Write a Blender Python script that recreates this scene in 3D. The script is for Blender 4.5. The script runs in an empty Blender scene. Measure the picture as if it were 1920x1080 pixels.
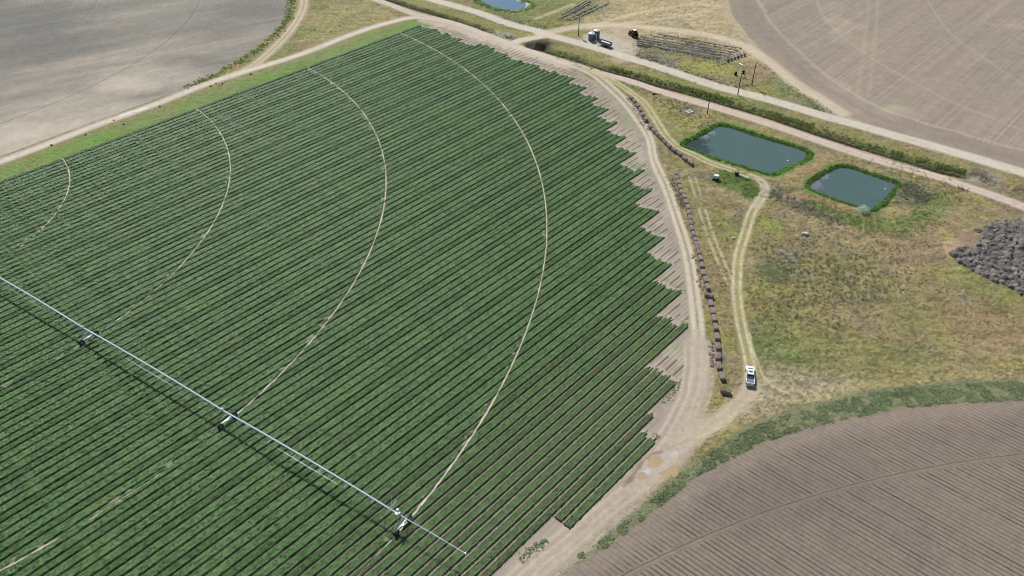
import bpy, bmesh, math, random
import numpy as np
from mathutils import Vector, Matrix
R = math.radians
rng = np.random.default_rng(7)
random.seed(7)
SC = bpy.context.scene

# ---------------------------------------------------------------- camera, sky, sun, exposure
cam_d = bpy.data.cameras.new("camera")
cam = bpy.data.objects.new("camera", cam_d)
SC.collection.objects.link(cam)
cam.location = (0, 0, 134.85)
cam.rotation_euler = (R(90) - 0.68708, 0.0, 0.0)
cam.rotation_euler = (Matrix.Rotation(R(90) - 0.68708, 3, 'X') @ Matrix.Rotation(-0.00156, 3, 'Z')).to_euler()
cam_d.sensor_width = 36.0
cam_d.lens = 36.0 * 1475.5 / 1920.0
cam_d.clip_start = 1.0
cam_d.clip_end = 8000
SC.camera = cam

SUN_EL, SUN_AZ = R(46), R(110)          # azimuth counter-clockwise from +X
w = bpy.data.worlds.new("World"); SC.world = w; w.use_nodes = True
nt = w.node_tree; nt.nodes.clear()
sky = nt.nodes.new('ShaderNodeTexSky'); sky.sky_type = 'NISHITA'; sky.sun_disc = False
sky.sun_elevation = SUN_EL; sky.sun_rotation = R(90) - SUN_AZ
bg = nt.nodes.new('ShaderNodeBackground'); bg.inputs[1].default_value = 0.08
wo = nt.nodes.new('ShaderNodeOutputWorld')
nt.links.new(sky.outputs[0], bg.inputs[0]); nt.links.new(bg.outputs[0], wo.inputs[0])
sun_d = bpy.data.lights.new("sun", 'SUN'); sun_d.energy = 4.1; sun_d.angle = R(0.53); sun_d.color = (1.0, 0.975, 0.94)
sun = bpy.data.objects.new("sun", sun_d); SC.collection.objects.link(sun)
sdir = Vector((math.cos(SUN_EL) * math.cos(SUN_AZ), math.cos(SUN_EL) * math.sin(SUN_AZ), math.sin(SUN_EL)))
sun.rotation_euler = sdir.to_track_quat('Z', 'Y').to_euler(); sun.location = sdir * 500
SC.view_settings.view_transform = 'Standard'; SC.view_settings.look = 'None'
SC.view_settings.exposure = 0.0; SC.view_settings.gamma = 1.0
SC.view_settings.use_curve_mapping = False
SC.cycles.pixel_filter_type = 'BLACKMAN_HARRIS'; SC.cycles.filter_width = 1.05

# ---------------------------------------------------------------- helpers
def lin(c, k=1.0):
    c = np.asarray(c, float) / 255.0
    return np.where(c <= 0.04045, c / 12.92, ((c + 0.055) / 1.055) ** 2.4) * k
KA = np.array([0.98, 0.98, 0.95])
def A(*c): return lin(c, KA)

def hash2(ix, iy, s):
    h = (ix.astype(np.int64) * 374761393 + iy.astype(np.int64) * 668265263 + s * 1274126177) & 0xffffffff
    h = ((h ^ (h >> 13)) * 1103515245) & 0xffffffff
    h = (h ^ (h >> 16)) & 0xffffff
    return h / 16777215.0
def vnoise(x, y, s=0):
    ix = np.floor(x); iy = np.floor(y); fx = x - ix; fy = y - iy
    fx = fx * fx * (3 - 2 * fx); fy = fy * fy * (3 - 2 * fy)
    a = hash2(ix, iy, s); b = hash2(ix + 1, iy, s); c = hash2(ix, iy + 1, s); d = hash2(ix + 1, iy + 1, s)
    return (a + (b - a) * fx) * (1 - fy) + (c + (d - c) * fx) * fy
def fbm(x, y, sc, o=3, s=0):
    r = 0; t = 0; a = 1.0
    for i in range(o):
        r = r + a * vnoise(x / sc * 2 ** i + 17.3 * i, y / sc * 2 ** i - 9.1 * i, s + i); t += a; a *= 0.55
    return r / t * 2 - 1
def sstep(a, b, x):
    t = np.clip((x - a) / (b - a), 0, 1); return t * t * (3 - 2 * t)

def poly_dist(X, Y, pts, closed=False, maxd=1e9):
    P = list(pts) + ([pts[0]] if closed else [])
    P = np.array(P); D = np.full(X.shape, 1e9)
    for (x0, y0), (x1, y1) in zip(P[:-1], P[1:]):
        if maxd < 1e8:
            m = (X > min(x0, x1) - maxd) & (X < max(x0, x1) + maxd) & (Y > min(y0, y1) - maxd) & (Y < max(y0, y1) + maxd)
            if not m.any(): continue
            xs = X[m]; ys = Y[m]
        else: m = None; xs = X; ys = Y
        dx, dy = x1 - x0, y1 - y0; L = dx * dx + dy * dy + 1e-9
        t = np.clip(((xs - x0) * dx + (ys - y0) * dy) / L, 0, 1)
        d = np.hypot(xs - x0 - t * dx, ys - y0 - t * dy)
        if m is None: D = np.minimum(D, d)
        else: D[m] = np.minimum(D[m], d)
    return D
def inside(X, Y, pts):
    r = np.zeros(X.shape, bool); n = len(pts)
    for i in range(n):
        x0, y0 = pts[i]; x1, y1 = pts[(i + 1) % n]
        c = ((y0 > Y) != (y1 > Y))
        with np.errstate(divide='ignore', invalid='ignore'):
            xi = (x1 - x0) * (Y - y0) / ((y1 - y0) if y1 != y0 else 1e-9) + x0
        r ^= c & (X < xi)
    return r
def sdist(X, Y, pts, maxd=30):
    d = poly_dist(X, Y, pts, True, maxd); ins = inside(X, Y, pts)
    return np.where(ins, -d, d)
def smooth_poly(pts, closed=False, n=4):
    P = [np.array(p) for p in pts]; out = []
    N = len(P)
    rg = range(N if closed else N - 1)
    for i in rg:
        p0 = P[(i - 1) % N] if (closed or i > 0) else P[i]; p1 = P[i]; p2 = P[(i + 1) % N]
        p3 = P[(i + 2) % N] if (closed or i + 2 < N) else p2
        for k in range(n):
            t = k / n
            out.append(tuple(0.5 * (2 * p1 + (p2 - p0) * t + (2 * p0 - 5 * p1 + 4 * p2 - p3) * t * t + (3 * p1 - p0 - 3 * p2 + p3) * t ** 3)))
    if not closed: out.append(tuple(P[-1]))
    return out

def tag(o, label=None, cat=None, group=None, kind=None):
    if label: o['label'] = label
    if cat: o['category'] = cat
    if group: o['group'] = group
    if kind: o['kind'] = kind
    return o
def link(o, parent=None):
    SC.collection.objects.link(o)
    if parent: o.parent = parent
    return o
def empty(name, loc=(0, 0, 0), rz=0.0):
    o = bpy.data.objects.new(name, None); link(o); o.location = loc; o.rotation_euler = (0, 0, rz); return o
def raw_mesh(name, V, F, mat, parent=None, smooth=False, cols=None):
    me = bpy.data.meshes.new(name); V = np.asarray(V, np.float32); F = np.asarray(F, np.int32)
    n, k = F.shape
    me.vertices.add(len(V)); me.vertices.foreach_set('co', V.ravel())
    me.loops.add(n * k); me.loops.foreach_set('vertex_index', F.ravel())
    me.polygons.add(n); me.polygons.foreach_set('loop_start', np.arange(0, n * k, k, dtype=np.int32))
    me.polygons.foreach_set('loop_total', np.full(n, k, np.int32))
    if smooth: me.polygons.foreach_set('use_smooth', np.ones(n, bool))
    if cols is not None:
        at = me.color_attributes.new('Col', 'FLOAT_COLOR', 'POINT')
        c4 = np.ones((len(V), 4), np.float32); c4[:, :3] = cols; at.data.foreach_set('color', c4.ravel())
    me.materials.append(mat); me.update(calc_edges=True); me.validate()
    o = bpy.data.objects.new(name, me); link(o, parent); return o

class MB:
    def __init__(s): s.v = []; s.f = []
    def add(s, vs, fs):
        b = len(s.v); s.v += [tuple(v) for v in vs]; s.f += [tuple(b + i for i in f) for f in fs]
    def box(s, c, d, rz=0, tx=1, ty=1, M=None):
        # tx, ty: taper of the top
        x, y, z = [t / 2 for t in d]; vs = []
        for sz in (-1, 1):
            a = tx if sz > 0 else 1; b = ty if sz > 0 else 1
            for sx, sy in ((-1, -1), (1, -1), (1, 1), (-1, 1)):
                p = Vector((sx * x * a, sy * y * b, sz * z))
                if M is not None: p = M @ p
                p = Matrix.Rotation(rz, 3, 'Z') @ p
                vs.append(p + Vector(c))
        s.add(vs, [(3, 2, 1, 0), (4, 5, 6, 7), (0, 1, 5, 4), (1, 2, 6, 5), (2, 3, 7, 6), (3, 0, 4, 7)])
    def cyl(s, p0, p1, r0, r1=None, n=10, cap=True):
        r1 = r0 if r1 is None else r1
        p0 = Vector(p0); p1 = Vector(p1); d = (p1 - p0).normalized()
        a = d.orthogonal().normalized(); b = d.cross(a); vs = []
        for p, r in ((p0, r0), (p1, r1)):
            for i in range(n):
                t = 2 * math.pi * i / n; vs.append(p + (a * math.cos(t) + b * math.sin(t)) * r)
        fs = [(i, (i + 1) % n, n + (i + 1) % n, n + i) for i in range(n)]
        if cap: fs += [tuple(range(n - 1, -1, -1)), tuple(range(n, 2 * n))]
        s.add(vs, fs)
    def lathe(s, c, prof, n=24, axis='Z'):
        vs = []; k = len(prof)
        for i in range(n):
            t = 2 * math.pi * i / n
            for r, z in prof:
                p = (r * math.cos(t), r * math.sin(t), z) if axis == 'Z' else (r * math.cos(t), z, r * math.sin(t))
                vs.append((p[0] + c[0], p[1] + c[1], p[2] + c[2]))
        fs = [(i * k + j, ((i + 1) % n) * k + j, ((i + 1) % n) * k + j + 1, i * k + j + 1) for i in range(n) for j in range(k - 1)]
        s.add(vs, fs)
    def prism(s, prof, y0, y1, in0=0.0):
        # profile in XZ, extruded along Y between y0 and y1
        n = len(prof)
        vs = [(x, y0, z) for x, z in prof] + [(x, y1, z) for x, z in prof]
        fs = [tuple(range(n)), tuple(range(2 * n - 1, n - 1, -1))] + [(i, n + i, n + (i + 1) % n, (i + 1) % n) for i in range(n)]
        s.add(vs, fs)
    def tube(s, pts, r, n=6):
        for a, b in zip(pts[:-1], pts[1:]): s.cyl(a, b, r, n=n)
    def build(s, name, mat, parent=None, smooth=False, bevel=0, loc=None):
        me = bpy.data.meshes.new(name); me.from_pydata([tuple(v) for v in s.v], [], s.f)
        me.materials.append(mat)
        bm = bmesh.new(); bm.from_mesh(me); bmesh.ops.recalc_face_normals(bm, faces=bm.faces)
        if bevel: bmesh.ops.bevel(bm, geom=[e for e in bm.edges if e.is_manifold and e.calc_face_angle(0) > 0.5], offset=bevel, segments=2, affect='EDGES', profile=0.6)
        bm.to_mesh(me); bm.free()
        if smooth:
            for p in me.polygons: p.use_smooth = True
            try: me.set_sharp_from_angle(angle=R(35))
            except Exception: pass
        o = bpy.data.objects.new(name, me); link(o, parent)
        if loc: o.location = loc
        return o

# ---------------------------------------------------------------- materials
def new_mat(name):
    m = bpy.data.materials.new(name); m.use_nodes = True; nt = m.node_tree
    return m, nt, nt.nodes['Principled BSDF']
def N(nt, t, **kw):
    n = nt.nodes.new(t)
    for k, v in kw.items(): setattr(n, k, v)
    return n
def mth(nt, op, a, b=None, c=None):
    n = nt.nodes.new('ShaderNodeMath'); n.operation = op
    for i, v in enumerate((a, b, c)):
        if v is None: continue
        if isinstance(v, (int, float)): n.inputs[i].default_value = v
        else: nt.links.new(v, n.inputs[i])
    return n.outputs[0]
def plain(name, col, rough=0.6, metal=0.0, var=0.12, scale=3.0, bump=0.0):
    m, nt, p = new_mat(name); col = A(*col)
    geo = N(nt, 'ShaderNodeTexCoord'); no = N(nt, 'ShaderNodeTexNoise'); no.inputs['Scale'].default_value = scale; no.inputs['Detail'].default_value = 4
    nt.links.new(geo.outputs['Object'], no.inputs['Vector'])
    mx = N(nt, 'ShaderNodeMix', data_type='RGBA')
    mx.inputs[6].default_value = (*(col * (1 - var)), 1); mx.inputs[7].default_value = (*np.minimum(col * (1 + var), 1), 1)
    nt.links.new(no.outputs['Fac'], mx.inputs[0]); nt.links.new(mx.outputs[2], p.inputs['Base Color'])
    p.inputs['Roughness'].default_value = rough; p.inputs['Metallic'].default_value = metal
    if bump:
        b = N(nt, 'ShaderNodeBump'); b.inputs['Strength'].default_value = bump; b.inputs['Distance'].default_value = 0.05
        nt.links.new(no.outputs['Fac'], b.inputs['Height']); nt.links.new(b.outputs[0], p.inputs['Normal'])
    return m
def ground_mat(name, fine=0.35, fsc=2.2, bump=0.5, bdist=0.15, rough=0.95, furrow=None, spec=0.15):
    """vertex colour broken up by noise; furrow=(angle, period, dark, width, bump, mid)"""
    m, nt, p = new_mat(name)
    tc = N(nt, 'ShaderNodeNewGeometry'); pos = tc.outputs['Position']
    at = N(nt, 'ShaderNodeVertexColor', layer_name='Col')
    n1 = N(nt, 'ShaderNodeTexNoise'); n1.inputs['Scale'].default_value = fsc; n1.inputs['Detail'].default_value = 5; n1.inputs['Roughness'].default_value = 0.7
    nt.links.new(pos, n1.inputs['Vector'])
    f = mth(nt, 'MULTIPLY_ADD', mth(nt, 'SUBTRACT', n1.outputs['Fac'], 0.5), fine * 2.2, 1.0)
    hgt = n1.outputs['Fac']; dist = bdist
    if furrow:
        ang, per, dark, wid, fb = furrow
        sp = N(nt, 'ShaderNodeSeparateXYZ'); nt.links.new(pos, sp.inputs[0])
        v = mth(nt, 'ADD', mth(nt, 'MULTIPLY', sp.outputs[0], -math.sin(ang) / per), mth(nt, 'MULTIPLY', sp.outputs[1], math.cos(ang) / per))
        u = mth(nt, 'ADD', mth(nt, 'MULTIPLY', sp.outputs[0], math.cos(ang)), mth(nt, 'MULTIPLY', sp.outputs[1], math.sin(ang)))
        nb = N(nt, 'ShaderNodeTexNoise'); nb.inputs['Scale'].default_value = 0.6; nb.inputs['Detail'].default_value = 2
        nt.links.new(pos, nb.inputs['Vector'])
        v2 = mth(nt, 'ADD', v, mth(nt, 'MULTIPLY', mth(nt, 'SUBTRACT', nb.outputs['Fac'], 0.5), 0.16))
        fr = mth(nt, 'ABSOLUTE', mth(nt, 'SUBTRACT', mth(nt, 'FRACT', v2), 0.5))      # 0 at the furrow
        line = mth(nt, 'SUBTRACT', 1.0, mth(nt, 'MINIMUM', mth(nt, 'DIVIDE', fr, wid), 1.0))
        cell = mth(nt, 'FLOOR', v2)
        wn = N(nt, 'ShaderNodeTexWhiteNoise', noise_dimensions='1D'); nt.links.new(cell, wn.inputs['W'])
        cb = N(nt, 'ShaderNodeCombineXYZ'); nt.links.new(mth(nt, 'MULTIPLY', u, 0.09), cb.inputs[0]); nt.links.new(mth(nt, 'MULTIPLY', cell, 3.7), cb.inputs[1])
        n2 = N(nt, 'ShaderNodeTexNoise'); n2.inputs['Scale'].default_value = 1.0; n2.inputs['Detail'].default_value = 3
        nt.links.new(cb.outputs[0], n2.inputs['Vector'])
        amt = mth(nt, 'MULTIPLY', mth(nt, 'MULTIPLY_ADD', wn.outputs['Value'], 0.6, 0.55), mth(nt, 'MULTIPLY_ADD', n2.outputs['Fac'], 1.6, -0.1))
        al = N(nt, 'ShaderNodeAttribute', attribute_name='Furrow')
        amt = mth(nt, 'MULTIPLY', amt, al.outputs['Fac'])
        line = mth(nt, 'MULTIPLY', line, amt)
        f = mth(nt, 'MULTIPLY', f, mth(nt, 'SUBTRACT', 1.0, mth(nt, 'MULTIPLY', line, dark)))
        # whole-bed tone differences
        f = mth(nt, 'MULTIPLY', f, mth(nt, 'MULTIPLY_ADD', mth(nt, 'SUBTRACT', n2.outputs['Fac'], 0.5), 0.12, 1.0))
        hgt = mth(nt, 'ADD', mth(nt, 'MULTIPLY', hgt, 0.5), mth(nt, 'MULTIPLY', line, -fb)); 
    mv = N(nt, 'ShaderNodeVectorMath', operation='SCALE'); nt.links.new(at.outputs['Color'], mv.inputs[0]); nt.links.new(f, mv.inputs['Scale'])
    nt.links.new(mv.outputs[0], p.inputs['Base Color'])
    b = N(nt, 'ShaderNodeBump'); b.inputs['Strength'].default_value = bump; b.inputs['Distance'].default_value = dist
    nt.links.new(hgt, b.inputs['Height']); nt.links.new(b.outputs[0], p.inputs['Normal'])
    p.inputs['Roughness'].default_value = rough; p.inputs['Specular IOR Level'].default_value = spec
    return m
def leaf_mat(name, rough=0.55, spec=0.3, var=0.3, sc=6.0, transl=0.0):
    m, nt, p = new_mat(name)
    tc = N(nt, 'ShaderNodeNewGeometry'); at = N(nt, 'ShaderNodeVertexColor', layer_name='Col')
    n1 = N(nt, 'ShaderNodeTexNoise'); n1.inputs['Scale'].default_value = sc; n1.inputs['Detail'].default_value = 3
    nt.links.new(tc.outputs['Position'], n1.inputs['Vector'])
    f = mth(nt, 'MULTIPLY_ADD', mth(nt, 'SUBTRACT', n1.outputs['Fac'], 0.5), var * 2.5, 1.0)
    mv = N(nt, 'ShaderNodeVectorMath', operation='SCALE'); nt.links.new(at.outputs['Color'], mv.inputs[0]); nt.links.new(f, mv.inputs['Scale'])
    nt.links.new(mv.outputs[0], p.inputs['Base Color'])
    p.inputs['Roughness'].default_value = rough; p.inputs['Specular IOR Level'].default_value = spec
    if transl:
        tb = N(nt, 'ShaderNodeBsdfTranslucent'); nt.links.new(mv.outputs[0], tb.inputs[0])
        ms = N(nt, 'ShaderNodeMixShader'); ms.inputs[0].default_value = transl
        nt.links.new(p.outputs[0], ms.inputs[1]); nt.links.new(tb.outputs[0], ms.inputs[2])
        nt.links.new(ms.outputs[0], nt.nodes['Material Output'].inputs[0])
    return m
def water_mat(name, col, rough=0.08, spec=0.5, var=0.12, patches=()):
    m, nt, p = new_mat(name); col = A(*col)
    tc = N(nt, 'ShaderNodeNewGeometry'); n1 = N(nt, 'ShaderNodeTexNoise'); n1.inputs['Scale'].default_value = 0.12; n1.inputs['Detail'].default_value = 4
    nt.links.new(tc.outputs['Position'], n1.inputs['Vector'])
    mx = N(nt, 'ShaderNodeMix', data_type='RGBA'); mx.inputs[6].default_value = (*(col * (1 - var)), 1); mx.inputs[7].default_value = (*(col * (1 + var)), 1)
    nt.links.new(n1.outputs['Fac'], mx.inputs[0]); cur = mx.outputs[2]
    n3 = N(nt, 'ShaderNodeTexNoise'); n3.inputs['Scale'].default_value = 0.7; n3.inputs['Detail'].default_value = 6; nt.links.new(tc.outputs['Position'], n3.inputs['Vector'])
    for (cx, cy), r_, pc, k in patches:      # weed beds and scum floating at the margins
        vs = N(nt, 'ShaderNodeVectorMath', operation='DISTANCE'); nt.links.new(tc.outputs['Position'], vs.inputs[0]); vs.inputs[1].default_value = (cx, cy, -.35)
        d = mth(nt, 'ADD', mth(nt, 'DIVIDE', vs.outputs['Value'], r_), mth(nt, 'MULTIPLY', mth(nt, 'SUBTRACT', n3.outputs['Fac'], .5), 2.2))
        mr = N(nt, 'ShaderNodeMapRange'); mr.inputs[1].default_value = 1.1; mr.inputs[2].default_value = .6; nt.links.new(d, mr.inputs[0]); mr.inputs[4].default_value = k
        m2 = N(nt, 'ShaderNodeMix', data_type='RGBA'); m2.inputs[7].default_value = (*A(*pc), 1); nt.links.new(mr.outputs[0], m2.inputs[0]); nt.links.new(cur, m2.inputs[6]); cur = m2.outputs[2]
    nt.links.new(cur, p.inputs['Base Color'])
    p.inputs['Roughness'].default_value = rough; p.inputs['Specular IOR Level'].default_value = spec
    n2 = N(nt, 'ShaderNodeTexNoise'); n2.inputs['Scale'].default_value = 2.5
    nt.links.new(tc.outputs['Position'], n2.inputs['Vector'])
    b = N(nt, 'ShaderNodeBump'); b.inputs['Strength'].default_value = 0.05; b.inputs['Distance'].default_value = 0.05
    nt.links.new(n2.outputs['Fac'], b.inputs['Height']); nt.links.new(b.outputs[0], p.inputs['Normal'])
    return m

TH = R(47.3); EU = np.array([math.cos(TH), math.sin(TH)]); EV = np.array([-math.sin(TH), math.cos(TH)])
PIV = np.array([-192.0, 199.6]); TRK = [202.5, 152.5, 102.4, 52.6]
PANG = R(-32.75)
def to_xy(u, v): return u * EU[0] + v * EV[0], u * EU[1] + v * EV[1]

# ---------------------------------------------------------------- traced plan of the place (metres)
ROAD_W = [(-179.5,225.3),(-172.2,231.8),(-165.1,239.7),(-157.9,248.4),(-149.7,258.3),(-142.1,266.2),(-133.5,275.8),(-123.3,288.7),(-113.6,299.0),(-101.2,309.8),(-90.1,320.1),(-80.8,330.9),(-73.1,340.4),(-64.9,349.1),(-56.1,356.8),(-46.9,362.7),(-39.5,362.7)]
ROAD_MID = [(-86.3,405.4),(-65.6,386.1),(-56.0,377.3),(-46.7,368.2),(-39.5,363.4),(-29.3,358.0),(-20.9,351.5),(-12.4,343.2),(-4.5,335.3),(3.1,327.6),(10.8,321.4),(18.0,314.7),(25.0,309.8),(32.2,305.1),(38.9,299.9),(45.4,295.4),(54.9,287.1),(64.1,279.6),(77.3,270.2),(88.5,261.6),(99.1,252.6),(109.1,243.7),(118.5,235.6),(128.0,228.5),(137.4,222.3),(145.6,215.1),(149.8,211.6),(153.6,207.9),(158.0,203.4),(167.7,194.2)]
ROAD_UP = [(-56.3,402.9),(-38.0,386.0),(-26.1,377.2),(-13.1,366.7),(-4.7,357.9),(3.3,351.4),(11.4,346.3),(16.7,341.3),(22.9,337.0),(34.0,328.7),(44.6,320.1),(54.8,311.9),(67.6,300.8),(81.0,288.5),(93.0,280.9),(104.4,272.3),(115.2,263.6),(125.6,256.2),(135.6,248.6),(145.4,241.7),(154.4,234.7),(161.0,229.4),(168.2,223.6),(180.6,214.4)]
ROAD_X = [(0.6,332.9),(3.7,335.3),(7.2,337.1),(12.0,339.5),(16.8,341.9)]
TRACK_NE = [(12.1,343.8),(19.3,345.6),(27.5,350.0),(39.8,353.1),(51.9,352.4),(63.6,349.8),(76.7,346.0),(91.3,338.5),(100.7,328.4),(105.3,316.6),(109.2,303.2),(112.8,289.8),(118.1,277.6),(122.5,266.2)]
EDGE_L = [(22.2,310.9),(24.9,307.7),(31.8,300.0),(37.6,286.7),(41.9,274.7),(45.0,261.8),(47.5,247.0),(47.0,231.2),(48.5,213.8),(48.9,197.3),(49.2,181.6),(48.2,166.3),(46.6,151.3),(45.2,140.4),(43.2,132.2),(40.9,126.1)]
EDGE_R = [(27.7,309.8),(34.3,301.5),(40.4,287.6),(44.7,274.7),(47.6,262.2),(49.2,247.0),(48.7,232.2),(50.3,216.4),(50.8,200.2),(51.2,181.6),(50.1,166.3),(48.6,151.3),(46.9,140.4),(45.3,132.2),(43.0,125.3)]
EDGE_LOW = [(45.9,141.4),(44.7,133.9),(42.7,127.0),(40.3,121.2),(37.3,115.7),(34.3,110.9),(30.8,106.0),(26.0,101.3),(21.1,96.4),(15.2,91.0),(10.2,86.0),(4.9,81.2),(-0.1,76.3)]
PLAZA = [(39.9,120.4),(35.5,113.8),(32.1,108.2),(28.6,104.0),(24.3,100.6),(26.1,97.3),(30.9,100.6),(37.5,106.5),(42.2,113.4),(44.1,117.2)]
TRACK_E = [(30.7,306.1),(38.5,296.4),(44.5,287.1),(50.0,275.1),(52.4,262.2),(54.2,250.4),(56.4,243.1),(59.7,238.3),(63.0,234.7),(66.1,230.8),(72.4,225.9),(77.2,222.5),(80.4,219.2),(80.8,214.7),(78.8,209.7),(75.7,204.5),(73.1,200.1),(69.0,190.0),(64.6,179.3),(61.7,168.8),(59.8,159.7),(58.5,149.2),(57.8,139.4),(57.2,133.9),(55.8,128.3),(53.8,124.9),(50.8,121.6),(47.6,118.6),(43.8,115.7),(40.3,113.2),(36.4,110.7)]
TRACK_B = [(58.8,221.9),(58.6,206.1),(58.3,192.5),(58.6,181.1),(59.0,172.4),(59.6,164.2)]
RUT_T = [(59.9,146.2),(59.3,141.3),(59.5,135.7),(59.6,131.6),(60.9,128.3),(63.7,125.7)]
TRACK_NW = [(-103.9,401.6),(-101.3,386.3),(-99.2,371.9),(-99.2,351.8),(-101.0,335.1),(-103.7,320.1),(-106.9,308.7),(-113.0,299.0)]
DITCH_A = [(-71.9,399.1),(-58.9,386.1),(-47.5,376.6),(-38.3,369.5),(-25.2,359.3),(-12.5,347.6),(-4.5,340.1),(0.6,337.1)]
DITCH_B = [(8.2,329.4),(18.3,322.4),(29.1,314.1),(39.3,304.5),(49.4,298.4),(59.0,290.5),(66.6,285.6),(75.7,279.1),(84.4,272.4),(95.6,263.7),(105.8,254.2),(115.8,245.6),(125.6,238.1),(134.8,230.9),(141.6,225.7),(148.5,222.0)]
POND1 = [(74.9,256.3),(78.3,255.6),(81.7,253.0),(87.5,248.1),(94.1,243.7),(99.3,239.8),(100.8,236.9),(99.5,234.0),(97.5,232.0),(94.5,230.0),(89.6,226.8),(86.0,224.1),(82.9,224.5),(77.8,228.4),(72.4,232.0),(68.1,234.9),(65.3,237.8),(60.9,241.2),(60.4,242.9),(61.8,245.1),(64.9,247.3),(70.2,252.2)]
POND2 = [(107.4,226.8),(110.9,227.5),(114.3,225.6),(118.3,222.1),(122.2,218.7),(123.6,217.2),(122.6,215.0),(120.9,213.2),(116.8,208.2),(113.2,204.7),(110.7,202.8),(108.3,203.7),(105.0,206.1),(100.4,209.6),(96.7,212.9),(95.5,215.4),(96.5,217.3),(98.2,219.1),(102.5,222.9)]
POND3 = [(-17.6,396.5),(-14.1,385.9),(-10.6,380.0),(-6.9,376.4),(-2.8,373.6),(0.7,372.8),(4.5,374.9),(6.9,377.8),(6.2,382.1),(2.8,385.1),(-0.3,390.3),(-5.1,398.0),(-11.9,402.7)]
F_W = [(-110.3,401.6),(-107.1,386.3),(-104.7,374.0),(-104.2,360.3),(-106.2,343.6),(-109.8,329.2),(-113.9,316.3),(-120.5,300.5),(-127.2,287.8),(-134.8,279.4),(-142.0,271.4),(-149.0,263.7),(-155.6,256.3),(-162.0,249.2),(-168.0,242.0),(-173.8,235.0),(-183.4,226.0),(-244.9,233.1),(-389.6,436.5),(-131.3,435.2)]
F_NE = [(108.0,416.8),(105.5,385.4),(103.4,364.1),(104.7,344.6),(106.7,323.8),(109.7,307.4),(113.4,289.8),(120.2,271.4),(127.6,258.2),(138.9,247.4),(152.9,236.5),(168.7,224.6),(186.0,215.0),(258.3,231.6),(381.8,432.7),(125.8,434.0)]
F_SE = [(1.8,73.2),(8.9,79.5),(18.5,85.9),(26.1,91.9),(34.2,98.6),(39.5,103.0),(43.7,105.0),(51.0,109.2),(56.8,112.1),(65.4,115.1),(74.1,117.6),(87.3,120.8),(100.1,122.4),(108.5,123.0),(117.7,123.5),(146.4,124.2),(107.9,62.5),(-5.6,62.7)]
CROP_SOIL = [(-193.1,160.4),(-172.5,212.3),(-165.4,218.3),(-151.7,235.3),(-118.4,270.9),(-72.1,320.6),(-41.9,354.1),(-31.6,355.4),(-14.0,341.4),(-2.2,331.7),(9.2,319.7),(19.9,309.3),(27.2,303.0),(33.9,292.5),(39.1,280.6),(43.3,267.3),(45.7,254.8),(46.8,243.2),(46.7,228.7),(48.1,212.3),(48.5,195.9),(48.7,179.8),(47.7,164.2),(46.5,151.3),(45.1,140.4),(43.1,132.2),(40.5,125.3),(37.1,119.6),(33.5,114.1),(30.3,108.2),(25.8,104.0),(22.1,100.6),(17.2,95.4),(12.6,90.4),(7.1,85.7),(2.4,81.2),(-3.0,75.3),(-123.2,50.3),(-200.8,151.8)]
GREEN_W = [(-175.4,217.7),(-168.4,224.3),(-157.1,238.2),(-144.3,251.9),(-126.0,271.3),(-110.6,288.2),(-92.1,308.7),(-73.4,327.9),(-61.4,341.6),(-48.4,352.9),(-43.9,356.7)]
FARM_T = [(29.5,337.6),(36.0,344.9),(45.2,341.2),(53.4,331.5),(51.1,321.2),(43.1,321.2),(34.6,328.1)]
CLAY = [(124.6,184.8),(128.6,186.9),(130.4,185.6),(127.0,179.6),(124.1,178.9)]
PUD = [[(28.8,106.2),(29.6,106.8),(30.6,107.0),(31.6,106.7),(32.1,106.1),(31.6,105.4),(30.7,105.0),(29.5,104.8),(28.8,105.3)],
       [(31.4,102.8),(32.2,103.4),(33.3,104.3),(34.2,104.7),(34.9,104.1),(34.8,102.9),(34.1,102.2),(33.0,102.4),(31.9,102.1)],
       [(26.4,102.6),(27.0,103.0),(27.8,103.0),(28.2,102.5),(27.8,101.8),(27.1,101.5),(26.4,101.8)]]
CHURNED = [(36.4,110.4),(38.3,111.4),(39.4,110.7),(37.3,108.5),(34.3,106.5),(32.0,104.0),(29.2,102.4),(27.7,101.3),(25.4,100.6),(26.9,104.0),(29.0,106.8),(31.5,108.2),(33.9,109.0)]
RING = {k: smooth_poly(v, True) for k, v in (('p1', POND1), ('p2', POND2), ('p3', POND3))}

# ---------------------------------------------------------------- the terrain grid
NX, NY = 1250, 980
yy = 62.0 * (430.0 / 62.0) ** (np.arange(NY) / (NY - 1.0))
hw = (0.5 * yy + 56.5) * 1.16
sx = np.linspace(-1, 1, NX)
X = (hw[:, None] * sx[None, :]); Y = np.repeat(yy[:, None], NX, 1)
X = X.astype(np.float64).ravel(); Y = Y.ravel()
NV = X.size
COL = np.zeros((NV, 3)); Z = np.zeros(NV); FUR = np.zeros(NV)
CLS = np.zeros(NV, np.int8)
n_big = fbm(X, Y, 38, 3, 1); n_mid = fbm(X, Y, 9, 3, 5); n_sm = fbm(X, Y, 2.2, 3, 9); n_f = fbm(X, Y, 0.7, 2, 13)
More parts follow.
